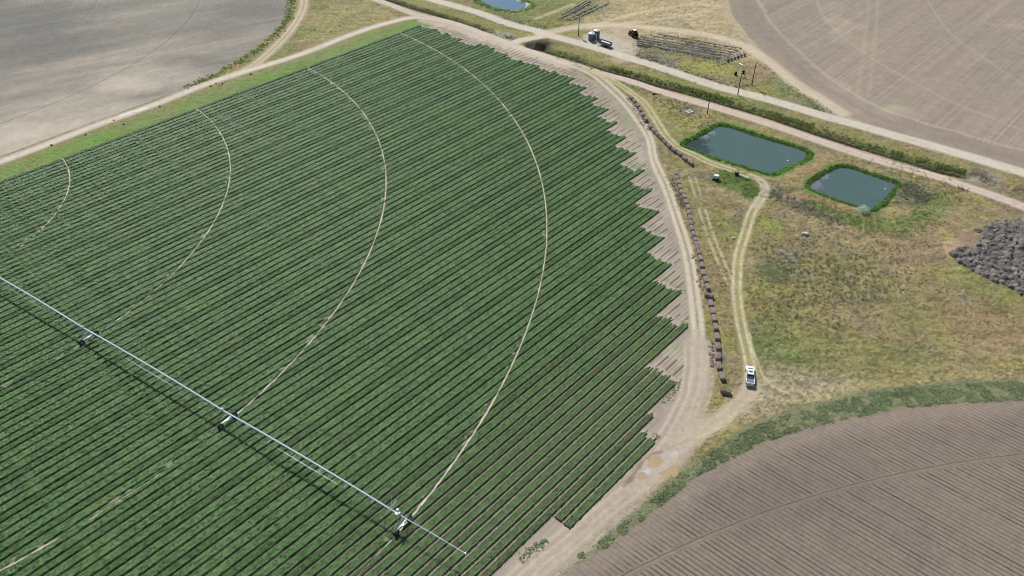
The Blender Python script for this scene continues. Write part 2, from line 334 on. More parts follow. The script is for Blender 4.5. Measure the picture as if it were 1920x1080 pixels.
# grass rippled by the wind: noise stretched across the view
n_st = fbm(X * 0.55 + Y * 0.1, Y * 1.6, 3.0, 3, 21)
def mixc(mask, col, k=1.0):
    m = np.clip(mask * k, 0, 1)[:, None]; COL[:] = COL * (1 - m) + np.asarray(col)[None, :] * m
def blobw(c, r, soft=0.5, nz=0.5):
    d = np.hypot(X - c[0], Y - c[1]) / r + n_mid * nz * 0.6 + n_sm * nz * 0.25
    return sstep(1 + soft, 1 - soft, d)
def stroke(pts, wid, soft=0.6, nz=0.3, sm=True):
    p = smooth_poly(pts, n=3) if sm and len(pts) > 2 else pts
    d = poly_dist(X, Y, p, False, wid + 6) + n_sm * nz + n_mid * nz * 0.6
    return sstep(wid / 2 + soft, wid / 2 - soft, d), d
def lateral(pts, maxd=14, sm=True):
    # signed sideways distance from a polyline; 99 beyond its ends
    P = np.array(smooth_poly(pts, n=3) if sm else pts); best = np.full(X.shape, 1e9); out = np.full(X.shape, 99.0); n = len(P) - 1
    for k in range(n):
        (x0, y0), (x1, y1) = P[k], P[k + 1]
        m = (X > min(x0, x1) - maxd) & (X < max(x0, x1) + maxd) & (Y > min(y0, y1) - maxd) & (Y < max(y0, y1) + maxd)
        if not m.any(): continue
        dx, dy = x1 - x0, y1 - y0; L = math.hypot(dx, dy) + 1e-9; dx /= L; dy /= L; ii = np.nonzero(m)[0]
        rx = X[ii] - x0; ry = Y[ii] - y0; t = rx * dx + ry * dy; lat = rx * -dy + ry * dx; tc = np.clip(t, 0, L)
        d = np.hypot(rx - tc * dx, ry - tc * dy); u = d < best[ii]; ii = ii[u]; best[ii] = d[u]
        sg = np.where(lat[u] < 0, -1.0, 1.0) * d[u]
        if k == 0: sg = np.where(t[u] < 0, 99.0, sg)
        if k == n - 1: sg = np.where(t[u] > L, 99.0, sg)
        out[ii] = sg
    return out
def polym(pts, soft=0.6, nz=0.4, off=0, sd=None):
    d = (sdist(X, Y, pts) if sd is None else sd) + n_sm * nz + n_mid * nz * 0.5 - off
    return sstep(soft, -soft, d), d

C_OL = A(156, 142, 104); C_TAN = A(172, 154, 118); C_GRN = A(120, 132, 76); C_ORG = A(158, 140, 102); C_SAGE = A(134, 130, 118)
C_YEL = A(168, 160, 92); C_DRY = A(196, 178, 140); C_BRN = A(148, 120, 98); C_LUSH = A(88, 132, 50)
C_ROAD = A(202, 190, 172); C_ROADP = A(188, 172, 162); C_SOIL = A(172, 156, 144)
COL[:] = C_OL
mixc(sstep(-0.15, 0.5, n_big), C_TAN, 0.55)
mixc(sstep(0.0, 0.6, fbm(X, Y, 22, 3, 31)), C_ORG, 0.6)
mixc(sstep(0.05, 0.6, fbm(X, Y, 16, 3, 41)), C_GRN, 0.65)
mixc(sstep(0.2, 0.6, fbm(X, Y, 10, 4, 51)), C_SAGE, 0.7)
mixc(sstep(0.0, 0.5, fbm(X, Y, 9, 3, 61)), C_YEL, 0.45)
mixc(sstep(0.0, 0.5, fbm(X, Y, 7, 3, 63)) * sstep(60, 50, X - .35 * (Y - 130)) * (Y > 110), A(140, 144, 80), 0.6)

def blobs(lst):
    for pts, r, col, k in lst:
        for c in pts: mixc(blobw(c, r), col, k)
blobs([
 ([(63.8,143.2),(68.1,139.4),(73.8,136.6),(79.4,133.9)], 8, A(112, 130, 78), 0.55),
 ([(84.4,141.3),(89.6,133.8),(98.8,137.5),(72.9,147.1)], 8, A(140, 138, 84), 0.6),
 ([(72.1,170.0),(75.2,173.6)], 4.5, A(112, 118, 84), 0.8),
 ([(91.7,181.0),(113.1,180.9),(94.8,155.3),(111.9,159.6),(120.1,147.0),(83.0,153.3)], 11, C_ORG, 0.25),
 ([(123.8,149.0),(117.9,151.1)], 10, A(162, 136, 108), 0.35),
 ([(61.3,197.3),(62.3,186.3),(53.6,173.6)], 5, C_ORG, 0.4),
 ([(75.9,197.2),(78.0,193.0),(76.9,215.3)], 4, A(150, 160, 80), 0.5),
 ([(92.7,128.6),(80.2,128.6),(76.3,132.1),(107.6,133.8)], 8, A(158, 146, 104), 0.5),
 ([(64.9,127.8),(71.9,126.1),(58.7,122.8)], 7, A(178, 166, 138), 0.7),
 ([(44.7,120.4),(46.8,124.4),(43.2,118.8)], 5, A(172, 156, 100), 0.6),
 ([(174.1,258.5),(77.1,321.1),(67.1,315.6)], 6, C_ORG, 0.3),
 ([(60.1,312.9),(53.8,315.7),(64.8,307.6)], 6, C_SAGE, 0.8),
 ([(55.5,329.8),(66.5,325.7),(79.8,323.9),(87.8,318.3)], 6, A(138, 134, 120), 0.7),
 ([(83.4,307.5),(86.7,302.3),(80.7,304.9),(74.6,307.5)], 6, A(168, 164, 96), 0.6),
 ([(100.3,304.8),(102.7,297.2),(99.0,318.2)], 5, A(166, 140, 118), 0.7),
 ([(105.3,294.7),(107.5,287.4),(110.8,273.6),(114.9,267.0)], 4.5, A(128, 138, 96), 0.7),
 ([(56.6,378.3),(70.9,371.1),(86.6,374.6),(90.9,357.5),(46.8,357.7),(59.2,358.9)], 16, C_DRY, 0.75),
 ([(95.2,379.5),(81.7,360.8),(94.3,338.5),(99.2,323.8),(66.8,343.5)], 11, A(200, 182, 150), 0.75),
 ([(10.5,378.5),(0.2,361.2),(12.4,354.5),(25.8,378.4)], 13, A(134, 140, 88), 0.7),
 ([(40.9,374.8),(33.0,371.3)], 8, A(140, 138, 108), 0.6),
 ([(-9.8,366.0),(-2.3,360.5),(-22.5,371.5)], 7, A(132, 132, 98), 0.6),
 ([(-89.5,364.9),(-80.7,371.8),(-67.1,364.8),(-81.1,345.4)], 12, A(168, 158, 112), 0.7),
 ([(-94.0,375.4),(-93.0,345.4),(-95.6,324.6)], 6, A(128, 142, 84), 0.55),
 ([(124.0,208.9),(128.5,212.0),(132.1,204.4)], 5, C_SAGE, 0.8),
 ([(124.6,194.3),(119.0,186.1),(113.1,180.9),(130.2,200.0)], 6, A(160, 138, 112), 0.7),
 ([(158.6,218.3),(161.3,216.7),(156.0,220.0)], 4, C_ORG, 0.6),
 ([(158.2,210.4),(150.4,201.4)], 5, A(150, 132, 110), 0.6),
 ([(53.9,269.4),(59.2,265.1),(63.6,256.8)], 6, A(160, 154, 96), 0.6),
 ([(73.0,276.0),(65.8,269.4)], 4, C_SAGE, 0.6),
])
m, _ = stroke([(81.2,215.3),(87.0,208.4),(91.9,202.4),(98.2,196.6)], 6, 2, 1.2); mixc(m, A(132, 126, 118), 0.85)
m, _ = stroke([(91.5,209.6),(98.2,201.5),(103.1,196.6),(109.3,191.6),(117.7,192.9),(127.8,200.0),(135.0,207.4)], 7, 2.5, 1.2); mixc(m, A(132, 142, 84), 0.8)
m, _ = stroke([(87.6,210.6),(95.1,207.5),(101.7,202.4)], 3, 1.2, .6); mixc(m, A(172, 136, 112), 0.85)
m, _ = stroke([(88.9,221.8),(94.9,224.5),(101.8,229.9),(104.7,233.8)], 3.5, 1.5, .8); mixc(m, A(172, 146, 112), 0.7)
m, _ = stroke([(77.1,202.5),(87.1,197.2),(95.0,191.6),(106.7,188.8),(116.1,188.8),(124.1,192.9)], 5, 2, 1); mixc(m, A(168, 144, 118), 0.5)
m, _ = polym([(64.5,219.3),(67.7,224.6),(72.7,225.9),(76.1,223.2),(78.4,217.9),(78.8,213.4),(76.3,208.5),(72.9,206.6),(71.9,212.2),(65.9,216.0)], 1.2, 0.8); mixc(m, A(96, 122, 60), 0.9)
m, _ = stroke([(63.1,214.7),(69.0,210.3),(74.4,204.5)], 3.5, 1.2, .6); mixc(m, A(184, 164, 134), 0.6)
# dry yellow verge along the lower right field
m, dv = stroke([(37.5,106.5),(43.5,113.8),(52.9,119.1),(59.7,121.9),(66.3,123.7),(79.5,126.5),(99.1,128.9),(121.0,130.1),(144.0,130.5)], 3.5, 1.8, 0.7); mixc(m, A(178, 164, 116), 0.6)
m, dv = stroke([(53.2,120.3),(60.3,124.4),(66.9,125.9),(80.1,128.3)], 4, 2, 1.0); mixc(m, A(188, 172, 140), 0.5)
# mown arcs in the meadow
for cc, r0 in zip([(63.3,121.9),(82.8,121.9),(105.5,132.0)], (26, 30, 24)):
    rr = np.hypot(X - cc[0], Y - cc[1]); mk = np.sin(rr * 2.6 + n_mid * 2) * sstep(r0, r0 * 0.5, rr) * (Y < 150) * (X > 60)
    COL *= (1 + 0.07 * mk)[:, None]
grain = (1 + 0.26 * n_st + 0.22 * n_sm + 0.32 * n_f + 0.24 * (hash2(np.arange(NV), np.arange(NV) * 0, 5) - .5)) * 0.90
COL *= grain[:, None]
# sage and weed specks
sp = sstep(0.18, 0.42, fbm(X, Y, 1.5, 2, 71)) * sstep(-0.3, 0.3, fbm(X, Y, 20, 2, 75)); mixc(sp, A(112, 110, 88), 0.55)
sp = sstep(0.34, 0.5, fbm(X, Y, .8, 2, 73)); mixc(sp, A(98, 102, 62), 0.5)
sp = sstep(0.42, 0.6, fbm(X, Y, 1.1, 2, 81)); mixc(sp, A(188, 178, 136), 0.35)
Z += 0.10 * n_sm + 0.14 * n_f + 0.05
GRASSY = np.ones(NV)

def flat(mask, z=0.0):
    Z[:] = Z * (1 - mask) + z * mask; GRASSY[:] = GRASSY * (1 - mask)

# ---- the three bare fields
def field(poly, cls, base):
    sd = sdist(X, Y, poly, 40); m, d = polym(poly, 0.7, 0.25, sd=sd); flat(m, 0.0)
    CLS[d < 0] = cls; return m, sd
# west
m, sdw = field(F_W, 2, None)
cw = np.array([-301.6, 357.6]); rw = np.hypot(X - cw[0], Y - cw[1]); aw = np.arctan2(Y - cw[1], X - cw[0])
c2 = np.array([-240.0, 364.0]); rw2 = np.hypot(X - c2[0], Y - c2[1])
base = np.repeat(A(148, 142, 131)[None, :], NV, 0)
ua = X * math.cos(R(28)) + Y * math.sin(R(28)); va = -X * math.sin(R(28)) + Y * math.cos(R(28))
band = fbm(ua * 0.16, va * 1.0 , 14, 4, 101); band2 = fbm(ua * 0.10, va, 3.2, 3, 111)
def bm(mask, col, k=1.0):
    mm = np.clip(mask * k, 0, 1)[:, None]; base[:] = base * (1 - mm) + np.asarray(col) * mm
bm(sstep(-0.1, 0.35, band), A(130, 127, 119), 0.6)
bm(sstep(0.05, 0.5, -band), A(180, 168, 154), 0.6)
for c, r, k in zip([(-239.3,365.6),(-213.5,327.9),(-203.1,345.9),(-134.6,311.0),(-133.7,345.6),(-121.2,372.0)], (32, 22, 16, 10, 12, 12), (.8, .7, .5, .6, .4, .6)):
    d = np.hypot((X - c[0]) * 0.6, (Y - c[1])) / r + n_mid * 0.3; bm(sstep(1.3, 0.4, d), A(122, 120, 114), k)
for c, r, k in zip([(-149.2,290.7),(-174.5,251.6),(-162.4,272.3),(-167.1,243.8),(-142.1,300.6)], (9, 16, 14, 10, 12), (.9, .8, .6, .7, .5)):
    d = np.hypot((X - c[0]) * 0.5 , (Y - c[1])) / r + n_mid * 0.3; bm(sstep(1.3, 0.3, d), A(192, 180, 164), k)
base *= (1 + 0.12 * band2 + 0.07 * n_sm + 0.05 * np.sin(rw * 2 * math.pi / 1.9 + n_mid * 2) )[:, None]
hd = sstep(118, 126, rw2) * sstep(0.0, 0.4, sstep(-60, -20, X) )
base *= (1 + 0.06 * hd * np.sin(rw2 * 2 * math.pi / 1.5))[:, None]
for r_, k in ((152.2, .20), (103.0, .12), (54, .10)):
    d = np.abs(rw - r_ + n_sm * 0.12); bm(sstep(0.55, 0.15, d), A(106, 104, 102), k * 2.4)
    d = np.abs(rw - r_ - 0.8); bm(sstep(0.4, 0.1, d), A(186, 178, 168), k)
COL[:] = COL * (1 - m[:, None]) + base * m[:, None]
# north-east
m, sdn = field(F_NE, 3, None)
base = np.repeat(A(156, 142, 128)[None, :], NV, 0)
a46 = R(46.6); un = X * math.cos(a46) + Y * math.sin(a46); vn = -X * math.sin(a46) + Y * math.cos(a46)
bm(sstep(0.0, 0.5, fbm(X, Y, 34, 3, 131)), A(148, 142, 126), 0.6)
bm(sstep(0.1, 0.5, fbm(X, Y, 25, 3, 141)), A(172, 156, 140), 0.6)
hl = sstep(-13, -17, sdn + n_mid)                         # inner part with straight rows
g = vnoise(vn / 0.8, un / 60, 151) * 2 - 1; g2 = vnoise(vn / 3.3, un / 90, 155) * 2 - 1
base *= (1 + hl * (0.09 * g + 0.04 * g2) + 0.08 * n_sm)[:, None]
rl = np.random.default_rng(11)
for k in range(46):
    v_ = 40 + k * 6.2 + rl.normal(0, 1.6); st = rl.uniform(.05, .30); da = np.abs(vn - v_ + 0.15 * n_mid); wv = 0.35 + 0.65 * vnoise(un / 35, un * 0 + k, 66)
    if rl.random() < .62: bm(sstep(0.45, 0.12, da) * hl * wv, A(200, 186, 168), st)
    else: bm(sstep(0.7, 0.2, da) * hl * wv, A(120, 106, 96), st)
    if rl.random() < .4: bm(sstep(0.45, 0.12, np.abs(vn - v_ - 1.8)) * hl * wv, A(200, 186, 168), st)
ring = (1 - hl); base *= (1 - 0.06 * ring + 0.06 * ring * np.sin(sdn * 2 * math.pi / 1.7 + n_mid))[:, None]
bm(sstep(2.2, 0.6, np.abs(sdn + 8 + n_mid)) , A(142, 128, 116), 0.45)
bm(sstep(1.5, 0.3, np.abs(sdn + 15 + n_mid)) , A(190, 176, 160), 0.4)
for pts, wd in (([(150.5,394.2),(148.7,385.2),(145.8,366.0),(145.5,346.3),(147.4,330.6),(150.0,320.8),(153.7,306.2),(159.4,293.0),(164.5,280.2),(170.2,269.9),(178.0,258.4),(185.1,249.6)], 0.9), ([(205.4,393.9),(202.7,384.9),(198.3,363.7),(195.4,339.9),(197.4,320.6),(199.5,302.9),(202.0,286.6)], 0.8)):
    d = poly_dist(X, Y, smooth_poly(pts), False, 12) + n_sm * 0.15; bm(sstep(wd, wd * .4, d), A(184, 172, 154), 0.32)
for off in (-2.2, 2.2):
    P2 = [(x + off, y) for x, y in [(180.8,392.5),(176.3,385.0),(163.1,350.7),(149.0,315.3),(140.7,294.6),(134.4,279.4)]]
    d = poly_dist(X, Y, P2, False, 12) + n_sm * 0.3; bm(sstep(1.3, .4, d), A(182, 168, 146), 0.25)
for c in [(153.5,255.3),(169.5,240.9),(121.1,284.0),(118.3,354.1)]:
    rr = np.hypot((X - c[0]) * 1.0, (Y - c[1]) * 0.8); base *= (1 + 0.07 * np.sin(rr * 2 * math.pi / 1.7 + n_mid * 3) * sstep(11, 6, rr) * sstep(-.2, .4, (Y - c[1]) / 8))[:, None]
bm(polym([(136.4,269.1),(141.7,264.8),(149.1,266.1),(148.2,271.3),(142.8,273.0)], 3, 1)[0], A(190, 174, 150), 0.5)
COL[:] = COL * (1 - m[:, None]) + base * m[:, None]
# worn soil between the NE field and the meadow
m = sstep(3.5, 1.0, np.abs(sdn - 1.5 + n_mid * 1.5)) * (CLS == 0); mixc(m, A(188, 170, 146), 0.7)
# south-east
m, sds = field(F_SE, 4, None)
base = np.repeat(A(141, 127, 115)[None, :], NV, 0)
bm(sstep(-.2, 0.6, fbm(X, Y, 24, 3, 161)), A(128, 116, 106), 0.7)
bm(sstep(-7, -1, sds + n_mid), A(150, 136, 124), 0.7)
ct = np.array([138.3, -136.7]); rt = np.hypot(X - ct[0], Y - ct[1])
edge_in = sstep(-4.0, -6.0, sds + n_sm)
base *= (1 + 0.04 * n_sm + 0.06 * n_f)[:, None]
bm(sstep(0.20, 0.04, np.abs(rt - 246.3 + n_sm * 0.1)), A(92, 78, 66), 0.75)
bm(sstep(0.20, 0.04, np.abs(rt - 245.5 + n_sm * 0.1)), A(112, 100, 88), 0.4)
tr_gap = sstep(0.5, 1.0, np.abs(rt - 245.9))
fm = m * tr_gap * (0.35 + 0.65 * sstep(-2.0, -6.0, sds + n_mid * 2))
FUR[:] = np.where(CLS == 4, fm, FUR)
COL[:] = COL * (1 - m[:, None]) + base * m[:, None]
Z[CLS == 4] += 0.03 * n_f[CLS == 4]

# ---- soil round the crop
sdc = sdist(X, Y, CROP_SOIL, 40); m, d = polym(CROP_SOIL, 0.8, 0.5, sd=sdc); flat(m, 0.0)
CLS[d < 0] = 5
base = np.repeat(A(162, 151, 137)[None, :], NV, 0)
bm(sstep(0.0, 0.45, fbm(X, Y, 7, 4, 171)), A(146, 150, 116), 0.7)
bm(sstep(0.1, 0.5, fbm(X, Y, 13, 3, 175)), A(188, 172, 158), 0.6)
gv = vnoise((X @ np.eye(1) if False else (X * EV[0] + Y * EV[1])) / 0.35, (X * EU[0] + Y * EU[1]) / 9, 181)
base *= (0.90 + 0.2 * gv + 0.08 * n_sm)[:, None]
COL[:] = COL * (1 - m[:, None]) + base * m[:, None]
# green strip beside the west road
dg = poly_dist(X, Y, GREEN_W, False, 20)
mg = sstep(8.2, 6.6, dg + n_sm * 0.4 + n_mid * 0.7); mixc(mg, A(122, 146, 88), 0.85); mixc(mg * sstep(-0.1, 0.4, fbm(X, Y, 18, 2, 191)), A(116, 154, 70), 0.7)
mixc(mg * sstep(0.0, 0.4, fbm(X, Y, 8, 3, 195)), A(140, 140, 100), 0.5)
lg = lateral(GREEN_W); mixc(mg * (np.abs(lg) < 30) * sstep(0.5, 3.5, lg + n_mid * 1.5), A(148, 140, 98), 0.75)
CLS[(mg > 0.5) & (CLS == 5)] = 0; GRASSY[:] = np.maximum(GRASSY, mg)
COL *= (1 + mg * (0.14 * n_sm + 0.12 * n_f))[:, None]; Z += mg * (0.06 * n_f)
# weed strip ground round the SE field
thk = np.interp(X, [15, 30, 45, 60, 90, 130], [1.8, 2.2, 4.0, 5.0, 6.0, 6.0])
ms = sstep(1.0, -0.6, sds - thk - .6 + n_mid) * sstep(-0.2, 0.4, sds + n_sm * 0.3) * (CLS == 0); mixc(ms, A(152, 142, 114), 0.8); mixc(ms * sstep(-.5, .1, n_mid + n_sm * .4 + sstep(30, 60, X) * .3), A(118, 128, 94), 0.65)

# ---- ditches
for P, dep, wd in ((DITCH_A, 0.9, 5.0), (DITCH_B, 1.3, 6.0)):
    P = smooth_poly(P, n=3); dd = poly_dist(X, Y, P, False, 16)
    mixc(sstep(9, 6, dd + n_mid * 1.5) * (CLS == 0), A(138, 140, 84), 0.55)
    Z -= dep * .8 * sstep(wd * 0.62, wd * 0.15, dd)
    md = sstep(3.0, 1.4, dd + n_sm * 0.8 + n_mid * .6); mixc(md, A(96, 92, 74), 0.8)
    mixc(sstep(1.3, 0.6, dd + n_sm * 0.5), A(44, 41, 34), 0.9)  # wet bottom, with the ditch's shade painted into the dark line
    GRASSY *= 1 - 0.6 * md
m, _ = stroke([(5.9,327.0),(10.8,322.5),(18.0,316.3),(28.6,307.7),(38.9,300.4),(50.9,292.9),(65.9,281.4),(87.0,266.3),(103.1,253.4),(117.8,240.3),(131.7,228.8),(143.7,219.7)], 2.2, .8, .4); mixc(m, A(186, 152, 118), 0.75)
# brush scar near the culvert
mixc(blobw([(11.7,330.5)][0], 6, .3, .4), A(84, 74, 70), 0.85)
mixc(blobw([(-3.4,338.9)][0], 5, .4, .6), A(176, 172, 160), 0.8); mixc(blobw([(-9.3,343.8)][0], 4, .4, .6), A(190, 184, 172), 0.7)
mixc(blobw([(153.4,220.0)][0], 6, .4, .7), A(150, 142, 128), 0.85); mixc(blobw([(153.2,223.3)][0], 3, .4, .7), A(96, 90, 78), 0.6)

# ---- ponds
def pond(P, depth, rim, rimcol):
    P = smooth_poly(P, True); sd = sdist(X, Y, P, 25)
    mr = sstep(rim + 0.9, rim - 0.9, sd + n_sm * 0.7 + n_mid * 2.2); mixc(mr, rimcol, 0.92)
    COL[:] *= (1 + mr * 0.15 * n_f)[:, None]
    Z[:] = Z - depth * sstep(1.6, -1.5, sd); mixc(sstep(0.6, -0.6, sd), A(86, 84, 74), 1); return sd
sp1 = pond(POND1, 0.9, 2.8, A(114, 140, 76)); sp2 = pond(POND2, 0.9, 2.2, A(116, 136, 78)); sp3 = pond(POND3, 0.9, 4.0, A(110, 140, 76))
mixc(sstep(1.6, 0.6, np.abs(sp3 - 0.8 + n_sm * .5)) * (Y < 402) * (X > [(-2.4,378.5)][0][0]), A(208, 204, 196), 0.9)

# ---- roads and tracks
def road(pts, wid, col, soft=0.7, nz=0.35, k=0.95, cls=1, ruts=None, z=0.02):
    m, d = stroke(pts, wid, soft, nz); mixc(m, col, k); flat(m, z)
    if cls: CLS[m > 0.5] = cls
    if ruts: 
        rc, off, rw_ = ruts; dd = lateral(pts); mixc(sstep(rw_, rw_ * .4, np.abs(np.abs(dd) - off) + n_sm * 0.15) * m, rc, 0.7)
    return m
road(TRACK_NW, 5.2, A(184, 170, 146), 1.0, .6, 0.75, ruts=(A(206, 192, 168), 1.1, .6))
road(ROAD_W, 4.6, A(196, 182, 168), 0.8, .35, ruts=(A(216, 206, 192), 0.4, .9))
road(TRACK_NE, 5.5, A(206, 190, 166), 1.6, .8, 0.8)
mixc(polym(FARM_T, 2.5, 1.2)[0], A(204, 192, 178), 0.8)
mixc(stroke([(48.2,348.0),(51.1,335.7),(49.9,321.2),(45.8,314.6)], 7, 2.5, 1.5)[0], A(200, 184, 160), 0.6)
road(ROAD_UP, 5.6, A(206, 196, 180), 0.8, .3)
road(ROAD_X, 5.0, A(206, 192, 174), 1.0, .4)
road(ROAD_MID, 4.6, A(198, 180, 166), 0.8, .3, ruts=(A(212, 196, 182), 1.0, .5))
mixc(stroke([(-39.2,359.4),(-29.0,354.1),(-20.7,347.0),(-12.3,338.9),(0.2,328.2),(13.6,316.9),(22.1,309.3)], 7.5, 1.5, 0.6)[0], A(204, 190, 172), 0.7)
# edge tracks round the crop
mixc(stroke([(25.4,308.8),(32.5,301.0),(39.1,287.2),(43.3,274.7),(46.4,262.2),(48.4,247.0),(48.0,232.2),(49.4,215.4),(49.8,198.7),(50.1,181.6),(49.2,166.3),(47.6,151.3),(46.1,140.4)], 3.6, .8, .3)[0], A(172, 162, 142), 0.8)
for P in (EDGE_L, EDGE_R): road(P, 1.25, A(208, 194, 174), 0.4, .15, 0.85)
m = road(EDGE_LOW, 7.0, A(184, 169, 154), 2.2, .8, 0.85)
dd = lateral(EDGE_LOW); da = np.abs(dd)
mixc(sstep(5.0, 3.0, da) * sstep(-0.1, 0.5, np.sin(dd * 3.6 + n_mid * 2.5)), A(202, 187, 170), 0.45)
mixc(sstep(5.0, 3.0, da) * sstep(0.2, 0.6, np.sin(dd * 2.7 + 1 + n_mid * 2.5)), A(166, 150, 136), 0.35)
m, _ = polym(PLAZA, 1.5, .6); mixc(m, A(186, 170, 153), 0.85); flat(m, 0.0)
for off, k in ((0.95, 1),):
    dd = np.abs(lateral(TRACK_E))
    m = sstep(2.3, 1.2, dd + n_sm * 0.5); mixc(m, A(168, 160, 108), 0.5); flat(m, 0.0)
    m = sstep(0.65, 0.2, np.abs(dd - off) + n_sm * 0.22 + n_f * .15) * (0.72 + .5 * n_f); mixc(m, A(208, 196, 172), 0.85); CLS[(dd < 1.6)] = 1
m, _ = stroke([(80.4,219.2),(80.8,214.7),(78.8,209.7),(75.7,204.5)], 3.6, .8, .4); mixc(m, A(186, 176, 154), 0.7)
m, _ = stroke([(55.8,127.3),(53.7,124.4),(50.8,121.5),(47.6,118.6),(43.8,115.7),(40.3,113.2),(36.4,110.7)], 4.6, 1.5, .8); mixc(m, A(188, 172, 150), 0.85); CLS[m > .5] = 1
dd = np.abs(lateral(TRACK_B))
m = sstep(-.3, .3, n_mid + .25) * sstep(0.6, 0.25, np.abs(dd - 0.95) + n_sm * 0.15); mixc(m, A(204, 190, 156), 0.65)
dd = poly_dist(X, Y, smooth_poly(RUT_T, n=3), False, 10); mixc(sstep(0.45, 0.15, dd + n_sm * .1), A(204, 192, 158), 0.7)
for P in ([(29.8,379.8),(20.3,370.0),(11.3,361.1)], [(33.8,348.0),(52.5,364.3),(82.2,378.2),(96.4,385.4)], [(36.5,351.2),(58.9,356.3),(93.6,371.0)]):
    mixc(stroke(P, 2.2, 1, .8)[0], A(216, 200, 170), 0.5)
# bright patch on the west road, wet and pale churned ground by the puddles
mixc(stroke([(-144.1,265.3),(-140.9,268.3),(-137.4,270.9)], 1.6, .5, .1)[0], A(226, 222, 216), 0.8)
m, _ = polym(CHURNED, 1.0, 1.0); mixc(m, A(176, 168, 162), 0.6); mixc(m * sstep(0.25, 0.5, n_sm), A(206, 202, 200), 0.7)
mixc(stroke([(23.1,99.7),(25.4,102.6),(27.7,105.7),(30.0,108.0),(32.1,108.8)], .8, .5, .6)[0], A(118, 104, 90), 0.7)
mixc(stroke([(31.5,108.2),(34.9,110.0),(38.4,111.7)], .5, .4, .6)[0], A(150, 138, 124), 0.4)
for P in PUD:
    d = sdist(X, Y, P, 8) + n_sm * 0.45 + n_f * .2; mixc(sstep(.5, 0.0, d), A(160, 144, 120), 0.7); Z -= 0.12 * sstep(0.5, -0.4, d); Z[d < 1] = np.minimum(Z[d < 1], 0)
m, _ = polym(CLAY, .8, .4); mixc(m, A(206, 180, 138), 0.8)
mixc(polym([(133.0,191.5),(139.0,187.4),(125.9,178.9),(124.5,180.9)], 1.5, .6)[0], A(160, 136, 118), 0.6)
# open furrows running on past the crop ends
TIPV = np.array([270.6, 252.3, 233.1, 225.1, 213.5, 201.7, 185.4, 177.1, 169.0, 160.9, 153.1, 144.5, 136.5, 128.3, 120.0, 111.1, 102.5, 93.9, 85.2, 76.4, 67.5, 58.7])
TIPU = np.array([229.0, 234.0, 231.4, 236.4, 233.7, 235.0, 234.8, 233.0, 230.0, 226.2, 221.4, 215.3, 209.2, 202.5, 194.3, 187.0, 178.0, 169.0, 159.6, 150.6, 140.1, 122.5])
vv = X * EV[0] + Y * EV[1]; uu = X * EU[0] + Y * EU[1]; PWD = 8.82; vtop = 94.0 + PWD * 20
kp = np.floor((vtop - vv) / PWD); loc = (vtop - vv) - kp * PWD; uend_ = np.interp(-(vtop - (kp + 1) * PWD), -TIPV, TIPU)
db = np.full(NV, 9.0)
for bi, c in enumerate((0, 2.0, 4.28, 6.56, 8.82)):
    q = np.abs(loc - c); ln = 2.0 + 5.5 * hash2(kp + (1 if bi == 4 else 0), kp * 0 + (bi % 4), 61); q = np.where((uu > uend_ - 1) & (uu < uend_ + ln), q, 9.0); db = np.minimum(db, q)
near5 = (CLS == 5) & (sdc < -1.0) & (vv > 58)
mixc(sstep(0.30, 0.12, db + n_sm * .03) * near5, A(92, 76, 66), 0.85)
rag = (uu > uend_ - 1) & (uu < uend_ + 9) & near5
COL *= (1 + rag * 0.13 * np.sin(vv * 2 * math.pi / 1.1))[:, None]
rdm = (CLS == 1) * 1.0; sm_ = (CLS >= 2) * 1.0
COL *= (1 + rdm * (0.07 * n_sm + 0.06 * n_mid + 0.09 * n_f) + sm_ * (0.05 * n_f + 0.05 * n_sm + 0.10 * (hash2(np.arange(NV), np.arange(NV) * 0, 6) - .5)))[:, None]
mixc(rdm * sstep(0.35, .6, fbm(X, Y, 1.3, 3, 431)), A(164, 150, 120), 0.45)
COL = np.clip(COL, 0.01, 0.9)

# cut the grid into one mesh per piece of the setting
idx = (np.arange(NY - 1)[:, None] * NX + np.arange(NX - 1)[None, :]).ravel()
quads = np.stack([idx, idx + 1, idx + NX + 1, idx + NX], 1)
qc = CLS[idx]
P3 = np.stack([X, Y, Z], 1)
GM = {0: ('ground', ground_mat('meadow_ground', 0.42, 2.6, 0.9, 0.25)),
      1: ('dirt_road', ground_mat('road_dirt', 0.14, 2.0, 0.4, 0.08)),
      2: ('field_soil', ground_mat('fallow_soil', 0.14, 1.6, 0.5, 0.12)),
      3: ('field_soil', ground_mat('tilled_soil', 0.16, 1.8, 0.5, 0.12)),
      4: ('field_soil', ground_mat('furrowed_soil', 0.16, 3.0, 0.7, 0.12, furrow=(R(-41.2), 1.05, 0.80, 0.24, 1.6))),
      5: ('field_soil', ground_mat('crop_soil', 0.20, 2.2, 0.6, 0.12))}
for c, (nm, mt) in GM.items():
    q = quads[qc == c]; used, inv = np.unique(q.ravel(), return_inverse=True)
    o = raw_mesh(nm, P3[used], inv.reshape(-1, 4), mt, smooth=True, cols=COL[used]); tag(o, kind='structure')
    if c == 4:
        a = o.data.attributes.new('Furrow', 'FLOAT', 'POINT'); a.data.foreach_set('value', FUR[used].astype(np.float32))
# the country beyond, out to the horizon
xa, xb = hw[0], hw[-1]; y0, y1 = yy[0], yy[-1]
B = 3500
fv = [(-xa, y0, -.02), (xa, y0, -.02), (xb, y1, -.02), (-xb, y1, -.02), (-B, -B, -.02), (B, -B, -.02), (B, B, -.02), (-B, B, -.02)]
ff = [(4, 5, 1, 0), (5, 6, 2, 1), (6, 7, 3, 2), (7, 4, 0, 3)]
o = raw_mesh('far_ground', fv, ff, plain('far_soil', (150, 142, 112), 0.95, var=0.25, scale=0.02)); tag(o, kind='structure')

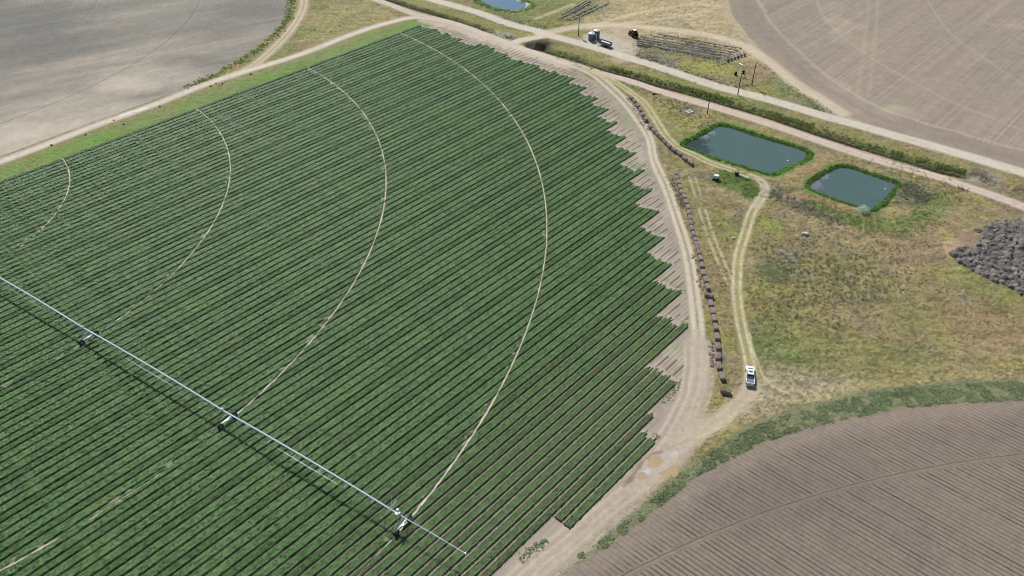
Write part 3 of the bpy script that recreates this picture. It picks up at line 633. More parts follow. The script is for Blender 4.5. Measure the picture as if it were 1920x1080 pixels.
# ground lookups for scattered plants
def gcell(x, y):
    j = np.clip(np.round(np.log(np.clip(y, 62, 430) / 62.0) / np.log(430.0 / 62.0) * (NY - 1)).astype(int), 0, NY - 1)
    i = np.clip(np.round((x / hw[j] + 1) / 2 * (NX - 1)).astype(int), 0, NX - 1)
    return j * NX + i

# ---------------------------------------------------------------- water
def water(P, z, mat, name):
    P = smooth_poly(P, True, 3); c = np.mean(P, 0); V = [(x + (x - c[0]) / np.hypot(x - c[0], y - c[1]) * 1.2, y + (y - c[1]) / np.hypot(x - c[0], y - c[1]) * 1.2, z) for x, y in P]
    m = bpy.data.meshes.new(name); m.from_pydata(V, [], [tuple(range(len(V)))]); m.materials.append(mat)
    o = bpy.data.objects.new(name, m); link(o); 
    bm_ = bmesh.new(); bm_.from_mesh(m); bmesh.ops.recalc_face_normals(bm_, faces=bm_.faces)
    for f in bm_.faces:
        if f.normal.z < 0: f.normal_flip()
    bm_.to_mesh(m); bm_.free(); return tag(o, kind='structure')
wm = water_mat('pond_water', (82, 104, 100), 0.12, 0.4, patches=[([(62.7,243.9)][0], 6.0, (46, 56, 52), .9), ([(64.9,240.1)][0], 4.0, (52, 62, 58), .7), ([(70.8,252.3)][0], 1.8, (140, 150, 150), .6), ([(68.0,249.2)][0], 1.6, (140, 150, 150), .6), ([(99.7,238.2)][0], 3, (96, 100, 100), .6),
    ([(97.7,217.5)][0], 3.2, (132, 124, 136), .7), ([(102.2,222.4)][0], 2.0, (140, 148, 150), .7), ([(121.5,216.8)][0], 3, (98, 104, 106), .6)])
water(POND1, -0.35, wm, 'pond_water'); water(POND2, -0.35, wm, 'pond_water')
water(POND3, -0.35, water_mat('reservoir_water', (98, 126, 146), 0.06), 'pond_water')  # blue sky reflection put into the reservoir's base colour
pm = water_mat('puddle_water', (178, 156, 120), 0.25, 0.3)
for P in PUD: water([(x * 1, y) for x, y in P], -0.035, pm, 'puddle_water')

# ---------------------------------------------------------------- the crop: raised beds of leafy rows
def crop():
    # passes of four beds; the far (right-hand) ends come in steps
    tipv = np.array([270.6, 252.3, 233.1, 225.1, 213.5, 201.7, 185.4, 177.1, 169.0, 160.9, 153.1, 144.5, 136.5, 128.3, 120.0, 111.1, 102.5, 93.9, 85.2, 76.4, 67.5, 58.7])
    tipu = np.array([229.0, 234.0, 231.4, 236.4, 233.7, 235.0, 234.8, 233.0, 230.0, 226.2, 221.4, 215.3, 209.2, 202.5, 194.3, 187.0, 178.0, 169.0, 159.6, 150.6, 140.1, 122.5])
    PW = 8.82; top = 94.0 + PW * 20
    bw = [2.0, 2.28, 2.28, 2.26]          # widths from the top of a pass downwards
    r = np.random.default_rng(3); parts_v = []; parts_f = []; parts_c = []; nv = 0
    g_l = A(100, 134, 78); g_m = A(62, 95, 47); g_d = A(36, 62, 31); g_y = A(108, 134, 68)
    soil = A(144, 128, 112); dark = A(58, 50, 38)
    k = 0; vt = top
    passes = []
    while vt > 50:
        ue = float(np.interp(-(vt - PW), -tipv, tipu)) + r.normal(0, .3)
        passes.append((vt, ue)); vt -= PW
    for vt, ue in passes:
        v1 = vt
        for b in range(4):
            v0 = v1 - bw[b]; uend = ue + r.normal(0, .45) + (0.9 if b == 3 else 0)
            # visible range of u for this bed
            us = np.arange(-140, uend, 0.5); x, y = to_xy(us, (v0 + v1) / 2)
            hwy = 0.5 * y + 56.5
            ok = (y > 70) & (np.abs(x) < hwy * 1.08 + 4)
            if vt < 58.8:                                    # lowest, half pass: only part of its length
                if b == 0: ok &= us < 110.5; uend = 110.5
                elif b < 3: ok &= (us > 73.2) & (us < 104.9); uend = 104.9
                else: ok &= False
            if not ok.any(): v1 = v0; continue
            ua_, ub_ = us[ok][0], us[ok][-1]
            ym = float(np.mean(y[ok])); du = 0.17 + 0.0007 * max(0, ym - 100); nc = 21
            nu = max(3, int((ub_ - ua_) / du)); U_ = np.linspace(ua_, ub_, nu); t = np.linspace(-1, 1, nc); t = .5 + .5 * np.sign(t) * (1 - (1 - np.abs(t)) ** 1.22)
            UU, TT = np.meshgrid(U_, t, indexing='ij')
            wob = (vnoise(UU / 6, TT * 0 + v0, 5) - 0.5) * 0.12
            VV = v0 + TT * (v1 - v0) + wob * np.sin(TT * math.pi)
            UJ = UU + r.uniform(-.05, .05, UU.shape); VJ = VV + r.uniform(-.015, .015, UU.shape)
            x, y = to_xy(UJ, VJ); w_ = v1 - v0
            e0 = TT * w_; e1 = (1 - TT) * w_
            # the lower right is younger and more open
            young = sstep(95, 58, VV + 0.0 * UU) * 0.9
            fw = 0.105 + 0.055 * young + 0.02 * (vnoise(UU / 1.3, VV * 0 + v0 * 7, 9) - .5) * 2
            can = sstep(fw, fw + 0.08, e0) * sstep(fw * 0.9, fw * 0.9 + 0.08, e1)
            rows_n = 4 if w_ > 1.9 else 3
            ph = (e0 - 0.3) / (w_ - 0.6) * rows_n; rw_ = np.abs(np.sin(np.clip(ph, 0, rows_n) * math.pi))
            gaprow = sstep(0.0, 0.50, rw_); depthrow = 0.50 + 0.30 * young + (0 if w_ > 2.1 else .12)
            plant = fbm(x, y, 0.42, 2, 7); plant2 = hash2(np.floor(UU / 0.3), np.floor(ph + 0.0), 11) * 2 - 1
            ri = np.clip(np.floor(ph), 0, rows_n - 1); pg = np.abs(np.sin(math.pi * (UU / 0.42 + 5.7 * ri + 0.9 * vnoise(UU / 1.1, ri * 3.3 + v0, 31)))) ** .6
            hgt = 0.41 * (0.55 + 0.47 * pg) * (1 - 0.1 * young) * (1 - depthrow * (1 - gaprow)) * (1 + 0.30 * plant + 0.30 * plant2) + r.uniform(-.035, .035, UU.shape)
            # thin places
            bare = sstep(0.62, 0.80, fbm(x, y, 5.0, 3, 77)) * 0.8 * sstep(-.2, .5, fbm(x, y, .9, 2, 78))
            hgt *= 1 - bare
            # wheel tracks of the pivot machine
            rr = np.hypot(x - PIV[0], y - PIV[1]); an = np.arctan2(y - PIV[1], x - PIV[0])
            trk = np.zeros(UU.shape)
            for R0 in TRK:
                ahead = an > PANG
                wdt = np.where(ahead, 0.13 + 0.07 * sstep(180, 100, y), 0.24 * sstep(-0.1, 0.25, fbm(x, y, 12, 2, 91)))
                trk = np.maximum(trk, sstep(wdt + 0.14, wdt - 0.05, np.abs(rr - R0) + 0.06 * plant + 0.10 * fbm(x, y, 3, 2, 92)))
                trk = np.maximum(trk, 0.55 * sstep(0.66, 0.85, vnoise(x / 1.3, y / 1.3, 95)) * sstep(1.2, .7, np.abs(rr - R0 + .5)))
            hgt *= 1 - trk; can2 = can * (1 - 0 * trk)
            endf = sstep(0.0, 0.5, uend - UU - 1.6 * hash2(np.floor(ph), np.floor(ph) * 0 + int(v0 * 10), 17) - .5 * (plant2 + 1))
            z = np.maximum(can2 * hgt * endf, 0.0) + 0.015
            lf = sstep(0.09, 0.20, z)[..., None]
            cn = fbm(x, y, 1.1, 3, 15); big = fbm(x, y, 26, 3, 19); yl = fbm(x, y, 4.5, 3, 23)
            c = g_m + (g_l - g_m) * np.clip(0.5 + 0.6 * cn + 0.35 * plant, 0, 1)[..., None]
            c = c + (g_y - c) * np.clip(0.35 * sstep(0.1, 0.6, yl), 0, 1)[..., None]
            c = c + (g_d - c) * np.clip(0.05 * sstep(0.0, 0.6, big) + 0.6 * sstep(.1, .6, -plant) + .35 * sstep(.4, .9, -plant2), 0, 1)[..., None]  # leaves darkened where plants are low, shade painted into the colour
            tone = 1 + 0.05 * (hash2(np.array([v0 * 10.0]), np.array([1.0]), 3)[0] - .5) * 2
            sc_ = soil + (dark - soil) * np.clip(0.95 - 0.75 * young + 0.4 * cn, 0, 1)[..., None]  # exposed soil in furrows and gaps, with shade painted into it
            sc_ = sc_ + (A(172, 158, 142) - sc_) * (1 - endf if v1 > 0 else 0)[..., None]
            sc_ = sc_ + (A(204, 194, 176) - sc_) * (sstep(.3, .8, trk) * (0.9))[..., None]
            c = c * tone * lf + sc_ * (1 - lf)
            V = np.stack([x, y, z], -1).reshape(-1, 3)
            ii = (np.arange(nu - 1)[:, None] * nc + np.arange(nc - 1)[None, :]).ravel()
            F = np.stack([ii, ii + nc, ii + nc + 1, ii + 1], 1)
            parts_v.append(V.astype(np.float32)); parts_f.append(F + nv); parts_c.append(c.reshape(-1, 3).astype(np.float32)); nv += len(V)
            v1 = v0
    return np.concatenate(parts_v), np.concatenate(parts_f), np.concatenate(parts_c)
cv, cf, cc = crop()
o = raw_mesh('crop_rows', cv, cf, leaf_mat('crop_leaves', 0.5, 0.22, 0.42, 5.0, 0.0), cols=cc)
tag(o, 'dense green crop growing in raised rows across the big irrigated field', 'crop', kind='stuff')
print('crop verts', len(cv))

# ---------------------------------------------------------------- scattered plants
def along(pts, n, spread):
    P = np.array(pts); seg = np.hypot(*np.diff(P, axis=0).T); cum = np.r_[0, np.cumsum(seg)]
    t = rng.uniform(0, cum[-1], n); i = np.clip(np.searchsorted(cum, t) - 1, 0, len(seg) - 1)
    f = ((t - cum[i]) / seg[i])[:, None]; q = P[i] * (1 - f) + P[i + 1] * f
    d = (P[i + 1] - P[i]) / seg[i][:, None]; nn = np.stack([-d[:, 1], d[:, 0]], 1)
    return q + nn * rng.normal(0, 1, (n, 1)) * spread
def leafy(name, C3, rad, hgt, K, leaf, cols, mat, parent=None, blade=False):
    """clumps of leaf-sized faces: C3 (n,3) bases"""
    n = len(C3); rad = np.broadcast_to(rad, n); hgt = np.broadcast_to(hgt, n)
    a = rng.uniform(0, 2 * math.pi, (n, K)); rr = np.sqrt(rng.uniform(0, 1, (n, K))) * rad[:, None]
    hz = rng.uniform(0.08, 1, (n, K)) * hgt[:, None] * np.sqrt(np.clip(1.02 - (rr / rad[:, None]) ** 2, 0.05, 1))
    c = np.stack([C3[:, None, 0] + rr * np.cos(a), C3[:, None, 1] + rr * np.sin(a), C3[:, None, 2] + hz], -1)
    if blade:
        base = c.copy(); base[..., 2] = C3[:, None, 2]; base[..., :2] = C3[:, None, :2] + (c[..., :2] - C3[:, None, :2]) * 0.6
        t = rng.uniform(0, 2 * math.pi, (n, K)); wv = np.stack([np.cos(t), np.sin(t), 0 * t], -1) * leaf
        V = np.stack([base - wv, base + wv, c], 2).reshape(-1, 3); F = np.arange(n * K * 3).reshape(-1, 3); per = 3
    else:
        d1 = rng.normal(0, 1, (n, K, 3)) * [1, 1, .38]; d1 /= np.linalg.norm(d1, axis=-1, keepdims=True)
        d2 = rng.normal(0, 1, (n, K, 3)) * [1, 1, .38]; d2 -= d1 * (d1 * d2).sum(-1, keepdims=True); d2 /= np.linalg.norm(d2, axis=-1, keepdims=True)
        s = leaf * rng.uniform(.6, 1.3, (n, K, 1))
        V = np.stack([c - d1 * s, c + d2 * s * .7, c + d1 * s, c - d2 * s * .7], 2).reshape(-1, 3); F = np.arange(n * K * 4).reshape(-1, 4); per = 4
    cl = cols[:, None, :] * rng.uniform(.75, 1.25, (n, K, 1)); cl = np.repeat(cl.reshape(-1, 3), per, 0)
    return raw_mesh(name, V, F, mat, parent, cols=cl)
LM = leaf_mat('grass_blades', 0.6, 0.2, 0.2, 4, 0.45); LG = leaf_mat('weed_leaves', 0.55, 0.15, 0.25, 4, 0.3)
def base3(xy): i = gcell(xy[:, 0], xy[:, 1]); return np.c_[xy, Z[i]], i
def pick(cols, n): c = np.array(cols) * 1.5; return c[rng.integers(0, len(c), n)] * rng.uniform(.8, 1.2, (n, 1))

# meadow tufts
n = 110000; yy_ = 70 * (400 / 70.) ** rng.uniform(0, 1, n) ** 0.9; xx_ = rng.uniform(-1, 1, n) * (0.5 * yy_ + 62)
xy = np.c_[xx_, yy_]; b3, i = base3(xy); keep = (CLS[i] == 0) & (GRASSY[i] > 0.6) & (sp1[i] > 0) & (sp2[i] > 0) & (fbm(xx_, yy_, 6, 2, 201) > -0.35)
b3 = b3[keep]; i = i[keep]; n = len(b3)
cl = COL[i] * rng.uniform(.7, 1.5, (n, 1)); sg = rng.uniform(0, 1, n) < 0.18; cl[sg] = pick([A(96, 100, 80), A(118, 112, 98), A(84, 96, 60)], sg.sum())
o = leafy('meadow_grass', b3, rng.uniform(.15, .45, n), rng.uniform(.15, .40, n), 7, 0.05, cl, LM, blade=True)
tag(o, 'dry olive and tan grass tufts over the rough meadow', 'grass', kind='stuff')
print('tufts', n)
# sage bushes and weeds on the meadow: low dark clumps
pts = np.concatenate([along([(81.2,212.2),(91.6,201.5),(99.3,194.9)], 260, 3), along([(60.5,315.6),(51.9,318.4),(65.5,305.0),(78.7,294.8),(91.9,287.5)], 500, 3.0), along([(73.0,173.6),(90.9,178.5),(96.3,159.7),(84.8,188.9)], 900, 14), along([(62.3,159.7),(74.1,151.2),(93.7,168.7)], 200, 8), along([(70.9,254.7),(66.3,260.9),(60.2,271.6)], 120, 4),
     along([(125.3,216.8),(127.4,211.4),(128.8,206.5)], 260, 2.6), along([(124.1,237.4),(132.2,230.2),(140.8,225.0),(117.4,239.2)], 110, 3), along([(53.7,333.9),(70.7,323.9),(87.2,315.5)], 320, 5), along([(-22.6,372.9),(-4.7,360.5),(9.9,351.3),(24.4,351.3)], 260, 3.0),
     along([(61.9,200.2),(59.6,181.1),(57.4,159.8)], 60, 3), along([(44.8,294.9),(53.0,285.2),(60.9,276.0),(65.8,269.4)], 150, 3), along([(56.7,159.8),(62.1,147.2),(74.1,151.2),(86.4,147.1)], 60, 6), along([(106.0,310.1),(110.6,294.7),(113.5,275.8),(118.2,264.9)], 200, 2.5)])
b3, i = base3(pts); k = CLS[i] == 0; b3 = b3[k]; n = len(b3)
o = leafy('sagebrush', b3, rng.uniform(.25, .7, n), rng.uniform(.2, .6, n), 22, 0.10, pick([A(104, 102, 92), A(96, 104, 82), A(124, 116, 108), A(90, 98, 66)], n), LG)
tag(o, 'low grey green sagebrush patches dotted through the meadow', 'sagebrush', kind='stuff')
# lush weeds
def weeds(name, pts, r0, h0, K, leaf, cols, label, cat, cond=None):
    b3, i = base3(pts)
    k = np.ones(len(pts), bool) if cond is None else cond(i)
    b3 = b3[k]; n = len(b3)
    o = leafy(name, b3, rng.uniform(r0 * .5, r0 * 1.3, n), rng.uniform(h0 * .5, h0 * 1.2, n), K, leaf, pick(cols, n) * (1 + .25 * fbm(b3[:, 0], b3[:, 1], 6, 2, 333))[:, None], LG)
    tag(o, label, cat, kind='stuff'); return o
weeds('lush_weeds', np.concatenate([along([(92.0,208.4),(98.0,200.9),(102.9,196.0),(109.3,191.6),(117.7,192.9),(127.8,200.0)], 650, 3.0), along([(134.9,215.2),(140.7,208.9),(124.7,215.2)], 160, 5), along([(131.1,232.0),(128.1,215.2),(119.4,201.5)], 260, 4.5), along([(66.6,219.2),(71.8,223.5),(75.5,220.2),(77.3,215.3),(75.9,209.7)], 420, 2.0)]),
      .55, .45, 20, .10, [A(112, 134, 74), A(128, 142, 78), A(98, 118, 72), A(136, 140, 92)], 'lush green weeds below the smaller pond and round the pump', 'weeds')
def rimpts(P, n, lo, hi, dn=None):
    P = smooth_poly(P, True); P = P + [P[0]]; q = along(P, n, 0.001); c = np.mean(P, 0); d = q - c; d /= np.hypot(*d.T)[:, None]
    return q + d * rng.uniform(lo, hi, (n, 1))
weeds('pond_reeds', rimpts(POND1, 1400, 0.0, 2.0), .5, .55, 26, .10, [A(94, 136, 52), A(76, 112, 44), A(116, 150, 64), A(62, 92, 42)], 'tall bright green reeds ringing the larger pond', 'reeds', lambda i: sp1[i] > -0.5)
weeds('pond_reeds', rimpts(POND2, 900, 0.0, 1.8), .5, .55, 26, .10, [A(94, 132, 56), A(76, 108, 48), A(112, 142, 66), A(64, 92, 48)], 'green reeds ringing the smaller pond by the silver bush', 'reeds', lambda i: sp2[i] > -0.5)
weeds('pond_reeds', rimpts(POND3, 500, 1.0, 5.0), .7, .7, 20, .14, [A(96, 128, 56), A(80, 110, 56)], 'green weeds round the blue reservoir at the far edge', 'reeds')
cA = [A(112, 136, 68), A(126, 146, 78), A(90, 108, 60), A(140, 148, 92), A(128, 122, 94)]
sh = lambda P, d: [(x + 0.3 * d, y + 0.95 * d) for x, y in P]
db_ = np.concatenate([along(sh(DITCH_B[3:], 2.5), 2900, 1.0), along(sh(DITCH_A, 1.4), 520, .8), along(DITCH_B[1:4], 260, 1.8)])
db_ = db_[fbm(db_[:, 0], db_[:, 1], 5, 3, 311) > -0.12 - .6 * (rng.random(len(db_)) < .15)]
weeds('ditch_brush', db_, .55, .42, 22, .13, cA, 'dark green brush lining the ditch between the two roads', 'brush')
weeds('ditch_brush', along([(10.1,330.5),(14.0,328.2)], 130, 1.6), .8, .9, 24, .14, [A(70, 58, 54), A(88, 76, 70), A(60, 60, 44)], 'dark brown dead brush heap at the ditch mouth by the culvert crossing', 'brush')
weeds('verge_weeds', np.concatenate([along([(-128.6,288.7),(-120.1,299.0),(-113.1,313.0),(-108.0,328.7),(-104.7,344.2),(-103.7,361.6),(-107.6,386.3)], 420, 1.1)]), .6, .6, 22, .15, [A(104, 134, 58), A(90, 118, 56), A(130, 140, 76)], 'green weeds along the curved edge of the fallow grey field', 'weeds')
weeds('rubble', np.concatenate([along([(151.3,224.3),(153.3,221.6),(155.1,219.0),(152.7,216.7)], 120, 1.6), along([(142.3,214.5),(144.9,212.6)], 30, .8), along([(161.3,215.1),(164.0,211.9)], 60, 2)]), .5, .28, 14, .12, [A(128, 118, 108), A(104, 96, 88), A(150, 142, 132)], 'grey brown debris and dug soil at the end of the ditch by the middle road', 'rubble')
# weed strip round the SE field
es = [p for p in F_SE[1:16]]
c0 = np.array([113.0, -18.3]); q = along(es, 8200, 0.001); d = (q - c0); d /= np.hypot(*d.T)[:, None]
thick = np.interp(q[:, 0], [15, 30, 45, 60, 90, 130], [1.6, 2.0, 3.6, 4.8, 5.8, 5.8])
q = q + d * (rng.uniform(0.0, 1, len(q)) * thick)[:, None]
keep = (fbm(q[:, 0] , q[:, 1], 2.2, 3, 301) > -0.20 + .4 * sstep(45, 20, q[:, 0]))
weeds('volunteer_crop', q[keep],   .40, .18, 20, .10, [A(130, 142, 106), A(136, 146, 110), A(112, 128, 88), A(142, 146, 118)], 'ragged green strip of volunteer plants edging the brown furrowed field', 'weeds')
q = rng.uniform(0, 1, (700, 2)); q = np.c_[q[:, 0] * 8, 0 * q[:, 1]]
weeds('verge_weeds', np.concatenate([along([(1.4,82.8),(4.0,85.1),(6.7,87.4)], 90, .5), along([(34.2,122.8),(37.4,126.1),(39.6,129.5)], 50, .6), along([(28.8,109.7),(32.2,113.4)], 30, .5)]), .3, .25, 14, .08, [A(96, 120, 76), A(120, 136, 96)], 'small weeds at the ragged corner of the green crop', 'weeds')
# little dark bushes beside the west road
vb = [(-145.4,261.2),(-140.5,257.9),(-159.7,242.7),(-117.0,292.1),(-114.3,291.6),(-118.2,289.2),(-78.0,351.1),(-81.1,345.4),(-88.6,347.3),(-151.2,250.3),(-132.3,272.2),(-105.4,300.5),(67.1,221.9),(123.4,207.4)]

def bush(name, loc, r, h, cols, label, cat, K=500, leaf=.1, group=None):
    e = empty(name, loc); st = MB()
    for k in range(5):
        t = k * 1.3; st.cyl((0, 0, 0), (math.cos(t) * r * .5, math.sin(t) * r * .5, h * .6), .04, .015, 5)
    st.build('stem', M['wood'], e)
    nb = 9; a = rng.uniform(0, 6.28, nb); c3 = np.c_[np.cos(a) * r * .55 * rng.uniform(0, 1, nb), np.sin(a) * r * .55 * rng.uniform(0, 1, nb), rng.uniform(0, .3, nb) * h]
    leafy('foliage', c3, np.full(nb, r * .6), np.full(nb, h * .72), K // nb, leaf, pick(cols, nb), LG, e)
    return tag(e, label, cat, group)

M = {
 'white': plain('white_paint', (238, 240, 242), 0.3, var=0.03), 'glass': plain('dark_glass', (22, 26, 32), 0.1, var=0.1),
 'grey': plain('tonneau_grey', (112, 124, 136), 0.5, var=0.08), 'rubber': plain('tyre_rubber', (30, 30, 32), 0.85), 'rim': plain('wheel_rim', (150, 152, 156), 0.35, 0.6),
 'galv': plain('galvanised_steel', (222, 230, 240), 0.32, 0.25, var=0.05), 'galvd': plain('dull_galvanised', (176, 188, 200), 0.4, 0.3, var=0.08), 'black': plain('black_plastic', (28, 30, 34), 0.6),
 'wood': plain('weathered_pole_wood', (92, 78, 68), 0.9, var=0.2), 'hay': plain('weathered_hay', (146, 133, 127), 0.95, var=0.35, scale=5, bump=1.0), 'twine': plain('baling_twine', (150, 140, 130), 0.8),
 'tank': plain('tank_blue_grey', (92, 108, 122), 0.45, var=0.08), 'tanktop': plain('tank_top_white', (236, 238, 238), 0.5, var=0.03), 'red': plain('tractor_red', (120, 34, 40), 0.4), 'orange': plain('lamp_red', (150, 30, 24), 0.3),
 'dead': plain('dead_branches', (122, 116, 116), 0.95, var=0.3, scale=2), 'bleach': plain('bleached_wood', (196, 186, 170), 0.9), 'ceramic': plain('white_ceramic', (225, 225, 225), 0.3), 'rock': plain('grey_rock', (205, 205, 204), 0.9, var=0.2, bump=.6),
 'alu': plain('old_aluminium_pipe', (206, 204, 198), 0.45, 0.2, var=0.15, scale=.6), 'steeld': plain('dark_steel', (64, 68, 76), 0.5, 0.3), 'foam': plain('white_float', (235, 235, 230), 0.6), 'duct': plain('silver_sheet', (205, 208, 212), 0.4, .2),
 'scum': plain('pale_scum', (176, 172, 176), 0.8, var=.15),
}
bush('silver_bush', (*[(107.3,200.9)][0], 0), 2.3, 2.5, [A(176, 190, 176), A(160, 176, 160), A(190, 202, 188)], 'round silvery green bush at the near corner of the smaller pond', 'bush', 1400, .13)
vlab = ['by the bright patch of the left road', 'just below the bright patch of the left road', 'beside the left end of the left road', 'where the curved track meets the left road', 'right of the road junction on the left verge',
        'in the green strip under the road junction', 'at the far right of the triangular meadow', 'low in the triangular meadow', 'at the left of the triangular meadow', 'in the green strip above the crop corner', 'on the green strip midway to the junction', 'on the green strip beyond the junction', 'beside the white pump', 'by the sage patch near the small pond']
for k, (p, lb) in enumerate(zip(vb, vlab)):
    s = 0.32 + 0.10 * (k % 3); bush('small_bush', (p[0], p[1], 0), s, s * 1.2, [A(52, 72, 38), A(66, 84, 44)], 'small dark bush ' + lb, 'bush', 90, .12, 'small dark bushes on the verges')

# ---------------------------------------------------------------- centre pivot irrigator
def pivot():
    root = empty('pivot_irrigator', (PIV[0], PIV[1], 0), PANG)
    tag(root, 'long white centre pivot irrigator spanning the green crop on three wheeled towers', 'irrigator')
    def zpipe(x, a, b): t = (x - a) / (b - a); return 3.9 + 1.0 * 4 * t * (1 - t) * .55
    spans = [(2.6, 52.6), (52.6, 102.4), (102.4, 152.5), (152.5, 202.5)]
    for a, b in spans[0:]:
        m = MB(); n = 12; pts = [(a + (b - a) * i / n, 0, zpipe(a + (b - a) * i / n, a, b)) for i in range(n + 1)]
        m.tube(pts, 0.19, 8); o = m.build('span_pipe', M['galv'], root, smooth=True)
        # trusses: two rods hanging below with struts
        t = MB(); kn = 7; low = []
        for i in range(kn + 1):
            f = i / kn; x = a + (b - a) * f; zz = zpipe(x, a, b); sag = 1.55 * (4 * f * (1 - f)) ** .6 if 0 < f < 1 else 0.15
            low.append((x, zz, sag))
        for s in (-1, 1):
            pts = [(x, s * 0.62 * (1 if 0 < i < kn else .2), zz - sg) for i, (x, zz, sg) in enumerate(low)]
            t.tube(pts, 0.032, 4)
            for i in range(1, kn):
                x, zz, sg = low[i]; t.cyl((x, 0, zz - .1), (x, s * .62, zz - sg), .028, n=4)
        for i in range(1, kn):
            x, zz, sg = low[i]; t.cyl((x, -.62, zz - sg), (x, .62, zz - sg), .025, n=4)
        t.build('truss_rods', M['galvd'], o)
        for i in range(1, 18):
            d = MB(); x = a + (b - a) * i / 18; zz = zpipe(x, a, b); d.cyl((x, .16, zz - .1), (x, .20, 1.3), .018, n=4); d.cyl((x, .2, 1.15), (x, .2, 1.3), .06, .04, n=5)
            d.build('drop_hose', M['black'], o)
    m = MB(); m.tube([(202.5, 0, 3.9), (210, 0, 4.15), (217.9, 0, 4.05)], .10, 8); o = m.build('overhang_pipe', M['galv'], root, smooth=True)
    g = MB(); g.cyl((217.9, 0, 4.05), (218.2, .5, 4.7), .07, .04); g.box((217.9, 0, 4.1), (.3, .3, .3)); g.build('end_gun', M['galvd'], o)
    c = MB(); c.cyl((202.5, 0, 5.4), (214, 0, 4.2), .015, n=4); c.cyl((202.5, 0, 3.9), (202.5, 0, 5.4), .04, n=5); c.build('support_cable', M['galvd'], o)
    for x in (205, 208, 211, 214): d = MB(); d.cyl((x, .12, 4.0), (x, .14, 1.4), .02, n=4); d.build('drop_hose', M['black'], o)
    def tower(x, last):
        t = empty('tower', (x, 0, 0)); t.parent = root
        f = MB()
        for s in (-1, 1):
            f.cyl((-.25, 0, 3.85), (0, s * 1.75, .95), .055, n=6); f.cyl((.25, 0, 3.85), (0, s * 1.75, .95), .055, n=6)
            f.cyl((-.12, s * .9, 2.35), (.12, s * .9, 2.35), .03, n=5)
        f.cyl((0, -.95, 2.3), (0, .95, 2.3), .03, n=5)
        f.build('tower_legs', M['galvd'], t)
        b = MB(); b.box((0, 0, .92), (.18, 3.7, .2)); b.build('base_beam', M['galvd'], t, bevel=.02)
        g = MB(); g.box((.32, 0, .95), (.34, .6, .32)); g.cyl((.32, -1.6, .8), (.32, 1.6, .8), .03, n=5); g.build('drive_motor', M['galvd'], t)
        p = MB(); p.box((-.35, .15, 4.15), (.35, .3, .5)); p.build('control_box', M['white'], t, bevel=.02)
        for s in (-1, 1):
            wl = empty('wheel', (0.28, s * 2.0, .72)); wl.parent = t
            ty = MB(); prof = [(.42, -.19), (.66, -.20), (.72, -.12), (.72, .12), (.66, .20), (.42, .19)]
            # axis along the machine (X): the wheel rolls across it
            k = 22; vs = []
            for i in range(k):
                an = 6.2832 * i / k
                for r_, a_ in prof:
                    rr_ = r_ + (.03 if (i % 2 and r_ > .6) else 0); vs.append((a_, rr_ * math.cos(an), rr_ * math.sin(an)))
            kk = len(prof); ty.add(vs, [(i * kk + j, ((i + 1) % k) * kk + j, ((i + 1) % k) * kk + j + 1, i * kk + j + 1) for i in range(k) for j in range(kk - 1)])
            ty.build('tyre', M['rubber'], wl)
            rm = MB(); rm.cyl((-.06, 0, 0), (.06, 0, 0), .43, n=16); rm.cyl((-.3, 0, 0), (.14, 0, 0), .10, n=10); rm.build('rim', M['galvd'], wl)
        if last:
            a = MB(); a.cyl((-2.5, .2, 3.9), (-2.5, .9, 7.6), .035, n=5)
            for s in (-.35, 0, .35): a.cyl((-2.5 + s, -1.2, 3.9), (-2.5 + s * .3, 1.9, 4.7), .03, n=5)
            a.build('antenna_mast', M['galv'], t)
            a = MB()
            for s in (-.30, .30): a.cyl((s, -2.0, 1.35), (s, .4, 3.8), .06, n=6)
            a.box((-.7, -.3, 4.2), (.5, .45, .45)); a.box((-1.1, .5, 4.35), (.4, .35, .4)); a.build('control_cabinet', M['white'], t)
        return t
    for x, l in zip(TRK[::-1][0:], (0, 0, 0, 1)): tower(x, l)
pivot()

# ---------------------------------------------------------------- spare tower and scrap of irrigation gear beyond the upper road
def spare_tower(p, q):
    c = ((p[0] + q[0]) / 2, (p[1] + q[1]) / 2); a = math.atan2(q[1] - p[1], q[0] - p[0]); L = math.hypot(q[0] - p[0], q[1] - p[1]) / 2
    t = empty('irrigation_tower', (c[0], c[1], 0), a - math.pi / 2)
    f = MB()
    for s in (-1, 1):
        f.cyl((-.2, s * L * .45, 3.6), (0, s * L, .9), .09, n=6); f.cyl((.2, s * L * .45, 3.6), (0, s * L, .9), .09, n=6)
        f.cyl((0, s * L * .45, 3.6), (0, s * .15 * L, 4.2), .09, n=6)
    f.cyl((0, -L * .5, 3.6), (0, L * .5, 3.6), .09, n=6); f.cyl((-1.2, 0, 4.25), (1.2, 0, 4.25), .14, n=8); f.box((0, 0, 3.9), (.4, .7, .5)); f.build('tower_legs', M['galvd'], t)
    for s in (-1, 1):
        w_ = MB(); w_.lathe((0, 0, 0), [(0, -.16), (.40, -.18), (.68, -.18), (.72, 0), (.68, .18), (.40, .18), (0, .16)], 18, 'Y'); o = w_.build('wheel', M['rubber'], t, loc=(0, s * L, .72)); o.rotation_euler = (0, 0, math.pi / 2)
    return tag(t, 'spare arched irrigation tower on two black wheels standing on yellow grass', 'tower')
spare_tower([(90.1,299.2)][0], [(93.5,300.7)][0])
